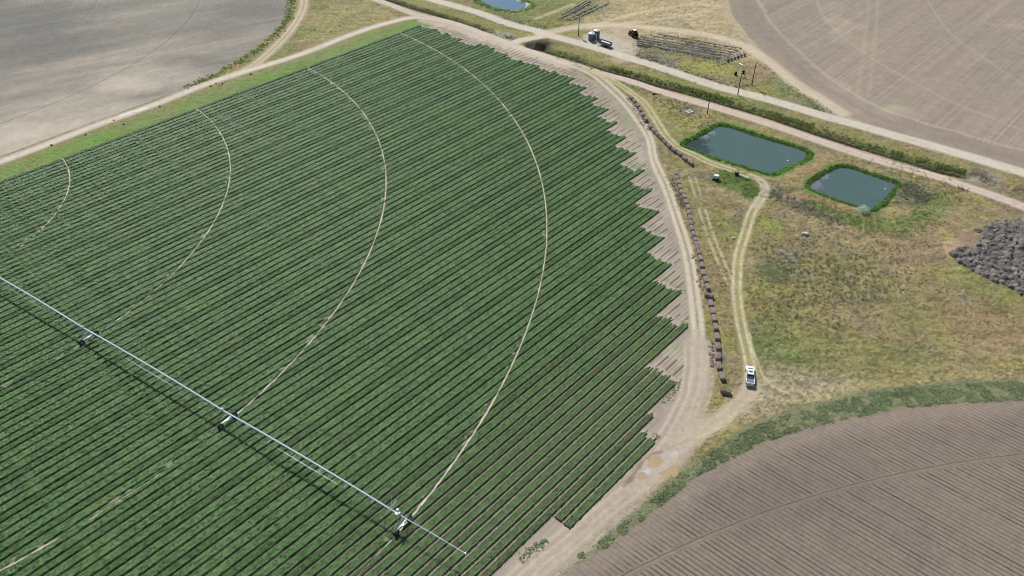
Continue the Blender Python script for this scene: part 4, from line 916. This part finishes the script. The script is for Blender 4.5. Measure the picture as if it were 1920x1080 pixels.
def wheel_line(pts):
    p, q = pts; L = math.hypot(q[0] - p[0], q[1] - p[1]); a = math.atan2(q[1] - p[1], q[0] - p[0])
    t = empty('wheel_line', (p[0], p[1], 0), a)
    m = MB(); m.cyl((0, 0, .95), (L, 0, .95), .10, n=6); m.build('axle_pipe', M['duct'], t)
    n = 9
    for k in range(n):
        x = L * (k + .3) / n; w_ = MB(); pr = []
        for i in range(18):
            t0, t1 = 6.2832 * i / 18, 6.2832 * (i + 1) / 18
            w_.cyl((x, .95 * math.cos(t0), .95 + .95 * math.sin(t0)), (x, .95 * math.cos(t1), .95 + .95 * math.sin(t1)), .06, n=4)
            if i % 2 == 0: w_.cyl((x, 0, .95), (x, .95 * math.cos(t0), .95 + .95 * math.sin(t0)), .035, n=4)
        w_.build('wheel', M['galvd' if k % 3 else 'steeld'], t)
        b = MB(); b.box((x + .4, 0, .55), (.7, .5, .7)); b.build('drive_box', M['black'], t) if 2 < k else None
        r_ = MB(); r_.cyl((x + .2, 0, 1.0), (x - .3, .9 + .3 * math.sin(k * 2.0), 2.3), .05, n=4); r_.cyl((x + .4, 0, 1.0), (x + .5, 1.3, 2.1), .05, n=4); r_.build('sprinkler_riser', M['alu'], t)
    tag(t, 'parked side roll irrigation line with spoked wheels, at the end of the laid pipes', 'irrigation line')
wheel_line([(84.3,308.6),(98.9,318.8)])

ordn = ['first', 'second', 'third', 'fourth', 'fifth', 'sixth', 'seventh', 'eighth', 'ninth', 'tenth', 'eleventh', 'twelfth', 'thirteenth', 'fourteenth', 'fifteenth', 'sixteenth', 'seventeenth', 'eighteenth', 'nineteenth', 'twentieth',
        'twenty-first', 'twenty-second', 'twenty-third', 'twenty-fourth', 'twenty-fifth', 'twenty-sixth', 'twenty-seventh', 'twenty-eighth', 'twenty-ninth', 'thirtieth', 'thirty-first', 'thirty-second', 'thirty-third', 'thirty-fourth']
def ground_pipe(p, q, label, group):
    c = np.array(p); L = math.hypot(q[0] - p[0], q[1] - p[1]); a = math.atan2(q[1] - p[1], q[0] - p[0])
    t = empty('irrigation_pipe', (p[0], p[1], .32), a)
    n = max(2, int(L / 9)); m = MB(); zz = [random.uniform(-.05, .05) for _ in range(n + 1)]; yo = [random.uniform(-.35, .35) for _ in range(n + 1)]
    pts = [(L * i / n, yo[i], zz[i]) for i in range(n + 1)]; m.tube(pts, .14, 6); m.build('pipe', M['alu'], t)
    for x, y, z in pts: s = MB(); s.cyl((x - .15, y, z), (x + .15, y, z), .15, n=6); s.build('coupling', M['steeld'], t)
    tag(t, label, 'pipe', group)
PA = [[(64.8,342.4),(98.4,326.1)], [(61.9,340.3),(96.6,324.0)], [(57.1,339.0),(94.9,321.8)], [(55.6,336.9),(93.2,319.8)], [(54.9,334.7),(91.5,317.8)], [(54.7,332.2),(87.8,315.8)], [(62.6,327.1),(86.3,315.1)], [(54.1,330.5),(59.8,327.6)]]
for k, (p, q) in enumerate(PA):
    ground_pipe(p, q, ('short grey pipe on the grass nearest the tractor end of the pipe yard' if k == 7 else 'long grey pipe on the grass, %s from the far side, right of the tractor' % ordn[k]), 'irrigation pipes laid beside the tractor')
PB = [[(23.6,365.7),(36.6,384.7)], [(23.0,362.6),(38.5,384.3)], [(21.8,360.1),(37.5,380.2)], [(25.4,359.4),(41.2,378.3)], [(27.2,358.4),(46.6,380.8)]]
for k, (p, q) in enumerate(PB): ground_pipe(p, q, 'grey pipe laid on the grass behind the lone pole, %s from the left' % ordn[k], 'irrigation pipes laid behind the pole')
# weeds that have grown up between the pipes
wp = np.concatenate([along([p, q], 130, .5) for p, q in PA + PB]); 
wp = wp[rng.random(len(wp)) < .55]
weeds('pipe_weeds', wp - np.array([0.0, .9]), .45, .32, 14, .13, [A(96, 94, 84), A(84, 92, 66), A(112, 106, 94), A(72, 74, 62)], 'dark weeds grown up between the laid irrigation pipes', 'weeds')

# ---------------------------------------------------------------- utility poles
def pole(loc, h, arms, label, tr=False):
    t = empty('utility_pole', (*loc, 0)); m = MB(); m.cyl((0, 0, 0), (0, 0, h), .20, .13, 10); m.build('post', M['wood'], t, smooth=True)
    for k, (z, L, an) in enumerate(arms):
        m = MB(); ca, sa = math.cos(an), math.sin(an); m.box((0, 0, z), (L, .14, .14), an); c = m.build('crossarm', M['duct' if k == 0 else 'wood'], t)
        for f in (-.45, -.2, .2, .45): i_ = MB(); i_.cyl((ca * L * f, sa * L * f, z + .07), (ca * L * f, sa * L * f, z + .32), .07, .04, 6); i_.build('insulator', M['ceramic'], c)
    if tr:
        for q in (-.42, .42): m = MB(); m.cyl((q, .1, h - 2.3), (q, .1, h - 1.4), .24, n=12); m.build('transformer', M['ceramic'], t, smooth=True)
    return tag(t, label, 'utility pole', 'utility poles')
pole([(94.5,290.1)][0], 9.6, [(9.4, 3.2, R(60)), (8.3, 1.8, R(60))], 'wooden utility pole with a pale crossarm above the upper road', True)
pole([(87.1,281.6)][0], 9.0, [(8.8, .6, R(30))], 'slim utility pole between the spare tower and the upper road')
pole([(72.3,265.9)][0], 8.6, [(8.4, .8, R(30))], 'slim utility pole between the middle road and the larger pond')
pole([(29.6,340.6)][0], 9.0, [(8.6, 1.4, R(20)), (7.6, 1.4, R(20))], 'wooden utility pole left of the two round tanks', True)

# ---------------------------------------------------------------- farmyard: tanks, trailer, tractor
def tank(loc, r, h, label):
    t = empty('storage_tank', (*loc, 0)); m = MB(); m.lathe((0, 0, 0), [(0, 0), (r, 0), (r * 1.0, h * .33), (r * 1.015, h * .34), (r, h * .35), (r, h * .66), (r * 1.015, h * .67), (r, h * .68), (r, h)], 28); m.build('wall', M['tank'], t, smooth=True)
    m = MB(); m.lathe((0, 0, h), [(r * 1.02, -.08), (r * 1.02, .02), (r * .95, .10), (r * .3, .38), (0, .40)], 28); o = m.build('lid', M['tanktop'], t, smooth=True)
    m = MB(); m.cyl((.2 * r, 0, h + .3), (.2 * r, 0, h + .55), .28, n=12); m.build('hatch', M['tanktop'], o)
    m = MB(); m.cyl((r * .7, -r * .72, 0.1), (r * .7, -r * .72, h + .1), .05, n=6); m.cyl((r * .95, -r * .3, .35), (r * 1.35, -r * .45, .35), .08, n=6); m.build('outlet_pipe', M['steeld'], t)
    return tag(t, label, 'tank', 'round storage tanks')
tank([(34.9,335.4)][0], 1.38, 3.2, 'blue grey round tank with white top, nearer the pole')
tank([(37.3,337.5)][0], 1.38, 3.7, 'taller blue grey round tank with white top, behind the nearer tank')
def slim_post(loc):
    t = empty('standpipe', (*loc, 0)); m = MB(); m.cyl((0, 0, 0), (0, 0, 4.3), .09, n=8); m.build('pipe', M['duct'], t); m = MB(); m.cyl((0, 0, 4.2), (-.9, .2, 3.9), .07, n=6); m.cyl((0, 0, 3.2), (-1.2, .3, 4.3), .06, n=6); m.build('outlet_arm', M['duct'], t)
    tag(t, 'thin pale standpipe between the tanks and the open trailer', 'standpipe')
slim_post([(36.7,331.9)][0])
def stock_trailer(p, q):
    c = ((p[0] + q[0]) / 2, (p[1] + q[1]) / 2); a = math.atan2(q[1] - p[1], q[0] - p[0]); L = 5.6
    t = empty('trailer', (*c, 0), a)
    b = MB(); W_ = 2.0
    for s in (-1, 1): b.prism([(-L / 2, .75), (L / 2, .75), (L / 2 - .05, 2.0), (-L / 2 + .05, 2.0)], s * W_ / 2 - .04, s * W_ / 2 + .04)
    for s in (-1, 1): b.box((s * (L / 2 - .05), 0, 1.37), (.08, W_ - .1, 1.25))
    b.box((0, 0, .8), (L - .1, W_ - .1, .1)); b.build('body', M['tank'], t)
    m = MB(); m.box((0, -.1, 1.72), (L - .9, W_ - .7, .12)); m.build('load_cover', M['tanktop'], t, bevel=.04)
    m = MB(); m.tube([(-L / 2, -W_ / 2, 2.03), (L / 2, -W_ / 2, 2.03), (L / 2, W_ / 2, 2.03), (-L / 2, W_ / 2, 2.03), (-L / 2, -W_ / 2, 2.03)], .06, 6)
    for k in range(6): m.cyl((-L / 2 + L * (k + .5) / 6, -W_ / 2 - .05, .7), (-L / 2 + L * (k + .5) / 6, -W_ / 2 - .05, 2.0), .04, n=5)
    m.build('top_rail', M['steeld'], t)
    m = MB(); m.cyl((-L / 2, 0, .7), (-L / 2 - 1.5, 0, .55), .07, n=6); m.build('drawbar', M['steeld'], t)
    for x in (.5, 1.5):
        for s in (-1, 1):
            o = MB(); o.lathe((0, 0, 0), [(0, -.1), (.28, -.12), (.42, -.12), (.45, 0), (.42, .12), (.28, .12), (0, .1)], 16, 'Y'); o.build('wheel', M['rubber'], t, loc=(x, s * (W_ / 2 + .12), .45))
    tag(t, 'open grey livestock trailer parked right of the round tanks', 'trailer')
stock_trailer([(38.3,331.0)][0], [(42.6,326.9)][0])
def tractor(loc, a):
    t = empty('tractor', (*loc, 0), a)
    b = MB(); b.prism([(.3, 1.0), (2.6, 1.0), (2.7, 1.7), (2.4, 1.95), (.3, 2.1)], -.5, .5); b.build('hood', M['red'], t, bevel=.06)
    b = MB(); b.box((.2, 0, .9), (4.4, .7, .5)); b.cyl((-1.0, -1.0, .95), (-1.0, 1.0, .95), .18); b.cyl((1.7, -.9, .7), (1.7, .9, .7), .14); b.build('chassis', M['steeld'], t)
    b = MB(); b.box((-.7, 0, 2.3), (1.7, 1.6, 1.5), 0, .88, .9); c = b.build('cab', M['glass'], t, bevel=.05)
    b = MB(); b.box((-.7, 0, 3.1), (1.75, 1.65, .16)); b.build('roof', M['tanktop'], c, bevel=.05)
    for sx in (-1, 1):
        for sy in (-1, 1): b = MB(); b.cyl((-.7 + sx * .84, sy * .8, 1.5), (-.7 + sx * .76, sy * .72, 3.05), .05, n=5); b.build('cab_post', M['red'], c)
    b = MB(); b.cyl((1.6, -.3, 1.9), (1.6, -.3, 3.0), .07, n=8); b.build('exhaust', M['steeld'], t)
    b = MB(); b.box((2.73, 0, 1.5), (.06, .6, .3)); b.build('headlight', M['tanktop'], t)
    for x, r_, w2, yy2 in ((-1.0, .95, .5, 1.05), (1.7, .7, .4, .95)):
        for s in (-1, 1):
            e = empty('wheel', (x, s * yy2, r_)); e.parent = t
            o = MB(); o.lathe((0, 0, 0), [(r_ * .5, -w2 / 2), (r_ * .92, -w2 / 2), (r_, -w2 * .3), (r_, w2 * .3), (r_ * .92, w2 / 2), (r_ * .5, w2 / 2)], 20, 'Y'); o.build('tyre', M['rubber'], e)
            o = MB(); o.cyl((0, -.1, 0), (0, .1, 0), r_ * .52, n=14); o.build('rim', M['red'], e)
    for s in (-1, 1):
        o = MB(); o.prism([(-1.9, 1.6), (-1.7, 2.0), (-1.0, 2.12), (-.3, 2.0), (-.1, 1.6), (-.3, 1.9), (-1.0, 2.04), (-1.7, 1.9)], s * 1.05 - .28, s * 1.05 + .28); o.build('mudguard', M['red'], t)
    b = MB(); b.box((-2.4, 0, .8), (.3, 2.6, .3)); 
    for k in range(5): b.cyl((-2.4, -1.1 + .55 * k, .8), (-2.8, -1.1 + .55 * k, .1), .06, n=5)
    b.build('rear_implement', M['steeld'], t)
    tag(t, 'dark red farm tractor with a white roof parked left of the laid pipes', 'tractor')
tractor([(53.8,339.9)][0], R(118))

# ---------------------------------------------------------------- the pickup truck
def pickup(loc, a):
    t = empty('pickup_truck', (*loc, 0), a); Wd = 1.98
    lo = MB()
    prof = [(-3.0, .55), (-2.35, .50), (2.75, .50), (2.98, .62), (3.0, .95), (2.85, 1.12), (1.35, 1.26), (1.2, 1.26), (-.95, 1.26), (-.95, 1.24), (-1.0, 1.24), (-3.0, 1.24)]
    lo.prism(prof[:8] + [(-.95, 1.26), (-.95, .8), (-2.95, .8), (-3.0, .8)], -Wd / 2, Wd / 2); lo.build('body', M['white'], t, bevel=.07)
    for s in (-1, 1):
        b = MB(); b.box((-1.97, s * (Wd / 2 - .07), 1.02), (2.05, .14, .46)); b.build('bed_side', M['white'], t, bevel=.03)
    b = MB(); b.box((-3.0, 0, 1.02), (.10, Wd - .1, .5)); tg = b.build('tailgate', M['white'], t, bevel=.02)
    b = MB(); b.box((-3.07, 0, 1.0), (.03, .4, .08)); b.build('handle', M['black'], tg)
    b = MB(); b.box((-1.97, 0, 1.06), (1.96, Wd - .26, .05)); b.build('bed_cover', M['grey'], t, bevel=.02)
    for k in (-.5, .5):
        b = MB(); b.box((-1.97 + k, 0, 1.092), (.03, Wd - .3, .012)); b.build('cover_seam', M['steeld'], t)
    b = MB(); b.box((-2.86, 0, 1.13), (.14, Wd - .3, .06)); b.build('cover_rail', M['duct'], t)
    # cab: glasshouse tapering to the roof
    g = MB(); zb, zt = 1.25, 1.84; fb, ft, rb, rt_ = 1.32, .55, -.95, -.72; yb, yt = Wd / 2 - .08, Wd / 2 - .26
    vs = [(fb, -yb, zb), (fb, yb, zb), (rb, yb, zb), (rb, -yb, zb), (ft, -yt, zt), (ft, yt, zt), (rt_, yt, zt), (rt_, -yt, zt)]
    g.add(vs, [(0, 3, 2, 1), (4, 5, 6, 7), (0, 1, 5, 4), (1, 2, 6, 5), (2, 3, 7, 6), (3, 0, 4, 7)]); cab = g.build('windows', M['glass'], t)
    r_ = MB(); r_.box(((ft + rt_) / 2 - .01, 0, zt + .035), (ft - rt_ + .10, 2 * yt + .08, .08), 0, .94, .92); ro = r_.build('roof', M['white'], t, bevel=.03)
    r_ = MB(); r_.box((.12, 0, zt + .085), (.42, .8, .02)); r_.build('sunroof', M['glass'], ro)
    for s in (-1, 1):
        for (x0, x1, rr_) in ((fb, ft, .05), (.2, .1, .045), (rb, rt_, .07)): pl = MB(); pl.cyl((x0, s * (yb + .005), zb), (x1, s * (yt + .005), zt), rr_, n=6); pl.build('cab_pillar', M['white'], t)
    for s in (-1, 1):
        m = MB(); m.box((1.0, s * (Wd / 2 + .12), 1.35), (.12, .22, .2)); m.build('mirror', M['black'], t, bevel=.03)
        h = MB(); h.box((2.93, s * .72, .9), (.12, .42, .2)); h.build('headlight', M['duct'], t, bevel=.02)
        h = MB(); h.box((-3.03, s * (Wd / 2 - .12), 1.0), (.08, .16, .4)); h.build('taillight', M['orange'], t)
        for x in (.75, -.25): m = MB(); m.box((x, s * (Wd / 2 + .012), 1.08), (.18, .03, .04)); m.build('door_handle', M['black'], t)
    for x, nm in ((3.02, 'front_bumper'), (-3.12, 'rear_bumper')):
        b = MB(); b.box((x, 0, .58), (.18, Wd - .06, .24)); b.build(nm, M['duct'], t, bevel=.04)
    b = MB(); b.box((3.0, 0, .88), (.05, 1.0, .26)); b.build('grille', M['black'], t)
    b = MB(); b.box((1.9, 0, 1.24), (.25, 1.2, .02)); b.build('hood_scoop', M['steeld'], t)
    for x in (1.9, -1.85):
        for s in (-1, 1):
            e = empty('wheel', (x, s * (Wd / 2 - .10), .40)); e.parent = t
            o = MB(); o.lathe((0, 0, 0), [(.22, -.13), (.36, -.13), (.40, -.08), (.40, .08), (.36, .13), (.22, .13)], 20, 'Y'); o.build('tyre', M['rubber'], e)
            o = MB(); o.cyl((0, -.11, 0), (0, .11, 0), .23, n=14); o.build('rim', M['rim'], e)
    tag(t, 'white crew cab pickup with a grey bed cover parked on the dirt track', 'truck')
pickup((56.25, 130.7), R(77))

# ---------------------------------------------------------------- hay bales
def bale_proto(k):
    t = empty('hay_bale', (0, 0, 0)); bm_ = bmesh.new(); bmesh.ops.create_cube(bm_, size=1)
    bmesh.ops.subdivide_edges(bm_, edges=bm_.edges[:], cuts=7, use_grid_fill=True)
    for v in bm_.verts:
        c = v.co.copy(); f = 1 - .10 * (abs(c.x * 2) ** 6 + 0) * .3
        v.co.x = c.x * 2.3; v.co.y = c.y * 1.2; v.co.z = c.z * 1.22 + .61
        edge = sum(abs(q) > .49 for q in c)
        if edge >= 2: v.co -= Vector((math.copysign(.07, c.x) if abs(c.x) > .49 else 0, math.copysign(.07, c.y) if abs(c.y) > .49 else 0, math.copysign(.06, c.z) if c.z > .49 else 0))
        v.co += Vector([random.gauss(0, .028) for _ in range(3)])
        v.co.z = max(v.co.z, 0)
        if c.z > 0: v.co.z -= .10 * random.random() * (1 if k != 2 else 2)
    me = bpy.data.meshes.new('straw_block'); bm_.to_mesh(me); bm_.free(); me.materials.append(M['hay']); o = bpy.data.objects.new('straw_block', me); link(o, t)
    for y in (-.4, -.15, .15, .4): m = MB(); m.tube([(-1.17, y, .1), (-1.16, y, 1.20), (1.16, y, 1.20), (1.17, y, .1)], .022, 4); m.build('twine', M['twine'], t)
    return t
protos = [bale_proto(k) for k in range(4)]; used_p = set()
def place_bale(x, y, yaw, label, group, k=None, s=1.0):
    k = random.randrange(4) if k is None else k; p = protos[k]
    if k not in used_p: used_p.add(k); t = p
    else:
        t = p.copy(); SC.collection.objects.link(t)
        for ch in p.children: c = ch.copy(); SC.collection.objects.link(c); c.parent = t
    t.location = (x, y, 0); t.rotation_euler = (random.gauss(0, .015), random.gauss(0, .02), yaw + random.gauss(0, .05)); t.scale = (s, random.uniform(.92, 1.05), random.uniform(.85, 1.05))
    return tag(t, label, 'hay bale', group)
def bale_row(pts, fmt_, group, skip=()):
    P = np.array(pts); n = len(P)
    for i in range(n):
        a = P[max(0, i - 1)]; b = P[min(n - 1, i + 1)]; yaw = math.atan2(b[1] - a[1], b[0] - a[0])
        gap = min(np.hypot(*(P[min(n - 1, i + 1)] - P[i])) or 9, np.hypot(*(P[i] - P[max(0, i - 1)])) or 9)
        place_bale(P[i][0], P[i][1], yaw, fmt_ % ordn[n - 1 - i], group, s=min(1.0, (gap - .35) / 2.3))
bale_row([(53.2,181.7),(53.2,179.4),(53.1,176.7),(52.9,173.5),(52.7,170.2),(52.7,167.0),(52.7,164.1)], 'weathered grey hay bale, %s above the crosswise bale in the long row', 'hay bales in the long row above the crosswise bale')
place_bale(*[(52.4,160.3)][0], R(-38), 'hay bale lying crosswise in the middle of the long row', 'hay bales in the long row', k=1)
bale_row([(52.2,157.2),(52.1,154.1),(51.9,151.1),(51.6,147.8),(51.3,144.4),(50.8,140.7),(50.1,137.3),(49.6,134.0),(49.7,130.7)], 'weathered grey hay bale, %s from the truck end of the long row', 'hay bales at the truck end of the long row')
place_bale(*[(49.5,125.8)][0], R(-22), 'lone hay bale lying across the grass beside the truck', 'lone hay bale', k=3)
bale_row([(53.7,222.4),(53.6,219.9),(53.6,217.1),(53.6,214.2),(53.6,211.4),(53.9,208.6),(54.0,205.7),(54.1,202.7),(53.9,199.8),(53.8,197.0),(53.5,194.2),(53.3,191.3),(53.3,188.4),(53.3,185.7),(53.3,183.5)], 'crumbling brown hay bale, %s above the bend in the long row', 'crumbling hay bales at the far end of the long row')
bale_row([(45.6,278.0),(46.5,274.8),(47.1,271.2),(47.8,267.8),(48.2,263.9),(48.8,260.3),(49.7,254.8),(50.6,251.8),(51.4,249.1),(52.4,246.2),(53.3,243.5),(54.2,240.7),(55.5,237.7),(56.9,235.4),(58.1,232.0),(59.6,229.2)], 'old grey hay bale, %s from the near end of the short row by the track', 'hay bales in the short row by the curved track')
# loose hay fallen beside the rows
hp = np.concatenate([along([(52.9,221.9),(53.0,215.4),(53.6,208.5),(53.9,202.5)], 160, .7), along([(45.3,281.5),(47.3,270.7),(49.0,259.7),(50.6,252.8)], 120, .8), along([(50.7,143.3),(50.0,139.1),(48.9,133.9)], 40, .35), along([(52.9,181.1),(52.0,166.5),(52.2,158.7)], 40, .6)])
weeds('loose_hay', hp - np.array([.9, 0.2]), .35, .3, 16, .12, [A(140, 124, 112), A(128, 112, 102), A(156, 140, 124)], 'loose brown hay crumbled off the bale rows', 'hay')

# ---------------------------------------------------------------- brush pile
def brush_pile():
    poly = [(123.7,179.4),(125.0,173.9),(128.2,170.6),(130.9,166.3),(134.0,162.9),(138.0,159.6),(148.6,159.5),(163.4,180.8),(166.2,191.4),(160.9,196.4),(154.0,197.0),(148.1,196.5),(142.5,194.8),(136.5,191.5),(137.5,188.2),(133.3,183.5),(128.9,183.0)]
    PX, PY = zip(*poly); t = empty('brush_pile', (np.mean(PX), np.mean(PY), 0)); ox, oy = t.location.x, t.location.y
    P = []; 
    while len(P) < 3000:
        q = rng.uniform([min(PX), min(PY)], [max(PX), max(PY)], (3000, 2)); ins = inside(q[:, 0], q[:, 1], poly); P += list(q[ins])
    P = np.array(P); ed = poly_dist(P[:, 0], P[:, 1], poly, True); kp_ = (ed + 1.6 * fbm(P[:, 0], P[:, 1], 3, 3, 411) > .4); P = P[kp_][:1900]; ed = ed[kp_][:1900]
    top = np.minimum(ed * .5, 1.7) * (0.55 + 0.65 * (fbm(P[:, 0], P[:, 1], 4, 3, 401) + 1) / 2)
    # mound core
    gx = np.linspace(min(PX) - 1, max(PX) + 1, 230); gy = np.linspace(min(PY) - 1, max(PY) + 1, 190); GX, GY = np.meshgrid(gx, gy); GX = GX.ravel(); GY = GY.ravel()
    sd_ = sdist(GX, GY, poly, 20); sd_ = sd_ - 1.2 * fbm(GX, GY, 3, 3, 411); hz = np.where(sd_ < -.8, np.minimum(-sd_ * .25, .5), -.3); tone = np.full(len(GX), .75)
    for k in range(1900):
        r_ = .18 + .85 * rng.random() ** 2.4 * (1 if ed[k] > 1 else .7); b_ = min(ed[k] * .3, .75) * rng.uniform(.1, 1.0); tn = rng.uniform(.6, 1.25); asx = rng.uniform(.7, 1.4)
        mk = np.nonzero((np.abs(GX - P[k, 0]) < r_ * 1.5) & (np.abs(GY - P[k, 1]) < r_ * 1.5))[0]
        d2 = ((GX[mk] - P[k, 0]) * asx) ** 2 + ((GY[mk] - P[k, 1]) / asx) ** 2; hh_ = b_ + np.sqrt(np.maximum(r_ * r_ - d2, 0)) * .85
        u = (d2 < r_ * r_) & (hh_ > hz[mk]); hz[mk[u]] = hh_[u]; tone[mk[u]] = tn
    hz = hz + .30 * fbm(GX, GY, .5, 3, 407) + .35 * fbm(GX, GY, 2.4, 2, 413)
    ii = (np.arange(189)[:, None] * 230 + np.arange(229)[None, :]).ravel(); F = np.stack([ii, ii + 1, ii + 231, ii + 230], 1); F = F[(hz[F] > -.25).any(1)]
    cl = tone[:, None] * np.repeat(A(132, 126, 120)[None, :], len(GX), 0) * (1 + .25 * fbm(GX, GY, 1.5, 3, 409))[:, None]
    used, inv = np.unique(F.ravel(), return_inverse=True)
    raw_mesh('mound', np.c_[GX - ox, GY - oy, hz][used], inv.reshape(-1, 4), leaf_mat('pile_core', .95, .1, .3, 3), t, cols=cl[used])
    Q = P[:1000]; tq = top[:1000] + .35; rad = rng.uniform(.4, 1.1, 1000); hh = rad * rng.uniform(.5, .8, 1000)
    c3 = np.c_[Q[:, 0] - ox, Q[:, 1] - oy, tq * rng.uniform(.2, .75, 1000)]
    leafy('brushwood', c3, rad, hh * .7, 34, .08, pick([A(176, 174, 170), A(146, 144, 140), A(188, 184, 178), A(104, 100, 96), A(150, 138, 126), A(130, 132, 114)], 1000) * rng.uniform(.45, 1.1, (1000, 1)), leaf_mat('dead_twigs', .95, .1, .3, 2, .1), t)
    for nm, cnt, mt, r_ in (('branch', 22, 'dead', .09), ('bleached_branch', 34, 'bleach', .11)):
        for k in range(cnt):
            j = rng.integers(len(P)); a = rng.uniform(0, 6.28); L = rng.uniform(1.0, 2.8); m = MB(); p = Vector((P[j, 0] - ox, P[j, 1] - oy, top[j] * .7 + .95)); pts = [p]
            for q in range(4):
                a += rng.normal(0, .5); p = p + Vector((math.cos(a) * L / 4, math.sin(a) * L / 4, rng.normal(.03, .12))); pts.append(p)
            for q in range(4): m.cyl(pts[q], pts[q + 1], r_ * (1 - q * .2), r_ * (1 - (q + 1) * .2), 6)
            m.cyl(pts[2], pts[2] + Vector((math.cos(a + 1) * L * .3, math.sin(a + 1) * L * .3, .3)), r_ * .5, r_ * .2, 5); m.build(nm, M[mt], t)
    tag(t, 'huge heap of grey uprooted brush and dead branches at the right edge', 'brush pile')
brush_pile()

# ---------------------------------------------------------------- pump, trailer pipe, stone, floats, scraps
def pump():
    p = [(66.0,219.6)][0]; t = empty('pump', (*p, 0), R(-20))
    b = MB(); b.box((.15, 0, 1.15), (1.5, 1.1, 1.0)); h = b.build('housing', M['duct'], t, bevel=.06)
    b = MB(); b.box((.15, 0, 1.70), (1.6, 1.2, .08)); b.build('lid', M['tanktop'], h, bevel=.02)
    b = MB(); b.cyl((-.4, .1, 1.75), (-1.3, .4, 2.1), .12, n=10); b.build('intake_pipe', M['tanktop'], t, smooth=True)
    b = MB(); b.box((.1, 0, .45), (2.0, .9, .18))
    for x in (-.7, .9):
        for s in (-1, 1): b.cyl((x, s * .45, 0), (x, s * .45, .6), .05, n=6)
    b.build('skid', M['steeld'], t)
    for x in (-.6, .9): b = MB(); b.cyl((x, -.7, .35), (x, -.55, .35), .35, n=14); b.build('wheel', M['rubber'], t)
    tag(t, 'boxy white pump set standing in green weeds beside the pond track', 'pump')
pump()
def feeder():
    p, q = [(73.4,221.9),(76.4,219.2)]; L = math.hypot(q[0] - p[0], q[1] - p[1]); t = empty('filter_pipe', (*p, 0), math.atan2(q[1] - p[1], q[0] - p[0]))
    b = MB(); b.cyl((.7, 0, .9), (L, 0, .75), .17, n=12); b.build('pipe', M['tanktop'], t, smooth=True)
    b = MB(); b.box((0, 0, .7), (1.1, .9, 1.2)); b.build('motor', M['black'], t, bevel=.05)
    b = MB(); b.cyl((0, 0, 1.25), (0, 0, 1.75), .3, .22, 12); b.build('valve', M['bleach'], t)
    for x in (L * .4, L * .9): b = MB(); b.cyl((x, -.25, 0), (x, 0, .7), .05, n=5); b.cyl((x, .25, 0), (x, 0, .7), .05, n=5); b.build('stand', M['steeld'], t)
    tag(t, 'white pipe with a black motor lying in weeds beside the pond track', 'pump pipe')
feeder()
def stone(loc, s, label, name='boulder', mat='rock', seed=1):
    bm_ = bmesh.new(); bmesh.ops.create_icosphere(bm_, subdivisions=3, radius=1); r_ = random.Random(seed); off = [Vector((r_.gauss(0, 1), r_.gauss(0, 1), r_.gauss(0, 1))).normalized() for _ in range(7)]
    for v in bm_.verts:
        for o_ in off:
            d = v.co.dot(o_) - .72
            if d > 0: v.co -= o_ * d
        v.co = Vector((v.co.x * s[0], v.co.y * s[1], max(-.05, v.co.z * s[2] + s[2] * .4)))
    me = bpy.data.meshes.new(name); bm_.to_mesh(me); bm_.free(); me.materials.append(M[mat]); o = bpy.data.objects.new(name, me); link(o); o.location = (*loc, 0); return tag(o, label, 'rock' if mat == 'rock' else 'scrap')
stone([(86.2,188.9)][0], (1.0, .7, .7), 'pale grey boulder alone in the rough meadow')
stone([(64.8,187.1)][0], (.6, .4, .3), 'small dark rock beside the cream track fork', seed=3)
for k, (p, lb) in enumerate(zip([(65.0,267.2),(66.2,268.1),(66.9,266.8),(65.4,265.9)], ('left', 'topmost', 'right', 'nearest'))): stone(p, (.9, .45, .35), 'crumpled white sheeting scrap, the %s piece beside the middle road' % lb, 'plastic_scrap', 'foam', 10 + k)
stone([(55.0,281.9)][0], (1.2, .4, .4), 'dark discarded tyre heap beside the curved cream track', 'tyre_scrap', 'black', 5)
def floatb(loc, label):
    b = MB(); b.lathe((0, 0, -.4), [(0, -.1), (.28, -.1), (.34, .05), (.28, .2), (.1, .26), (.08, .4), (0, .42)], 14); o = b.build('float_buoy', M['foam'], None, smooth=True); o.location = (*loc, 0.0); tag(o, label, 'float')
floatb([(93.0,232.1)][0], 'white float on the larger pond'); floatb([(119.3,214.3)][0], 'white float on the smaller pond')
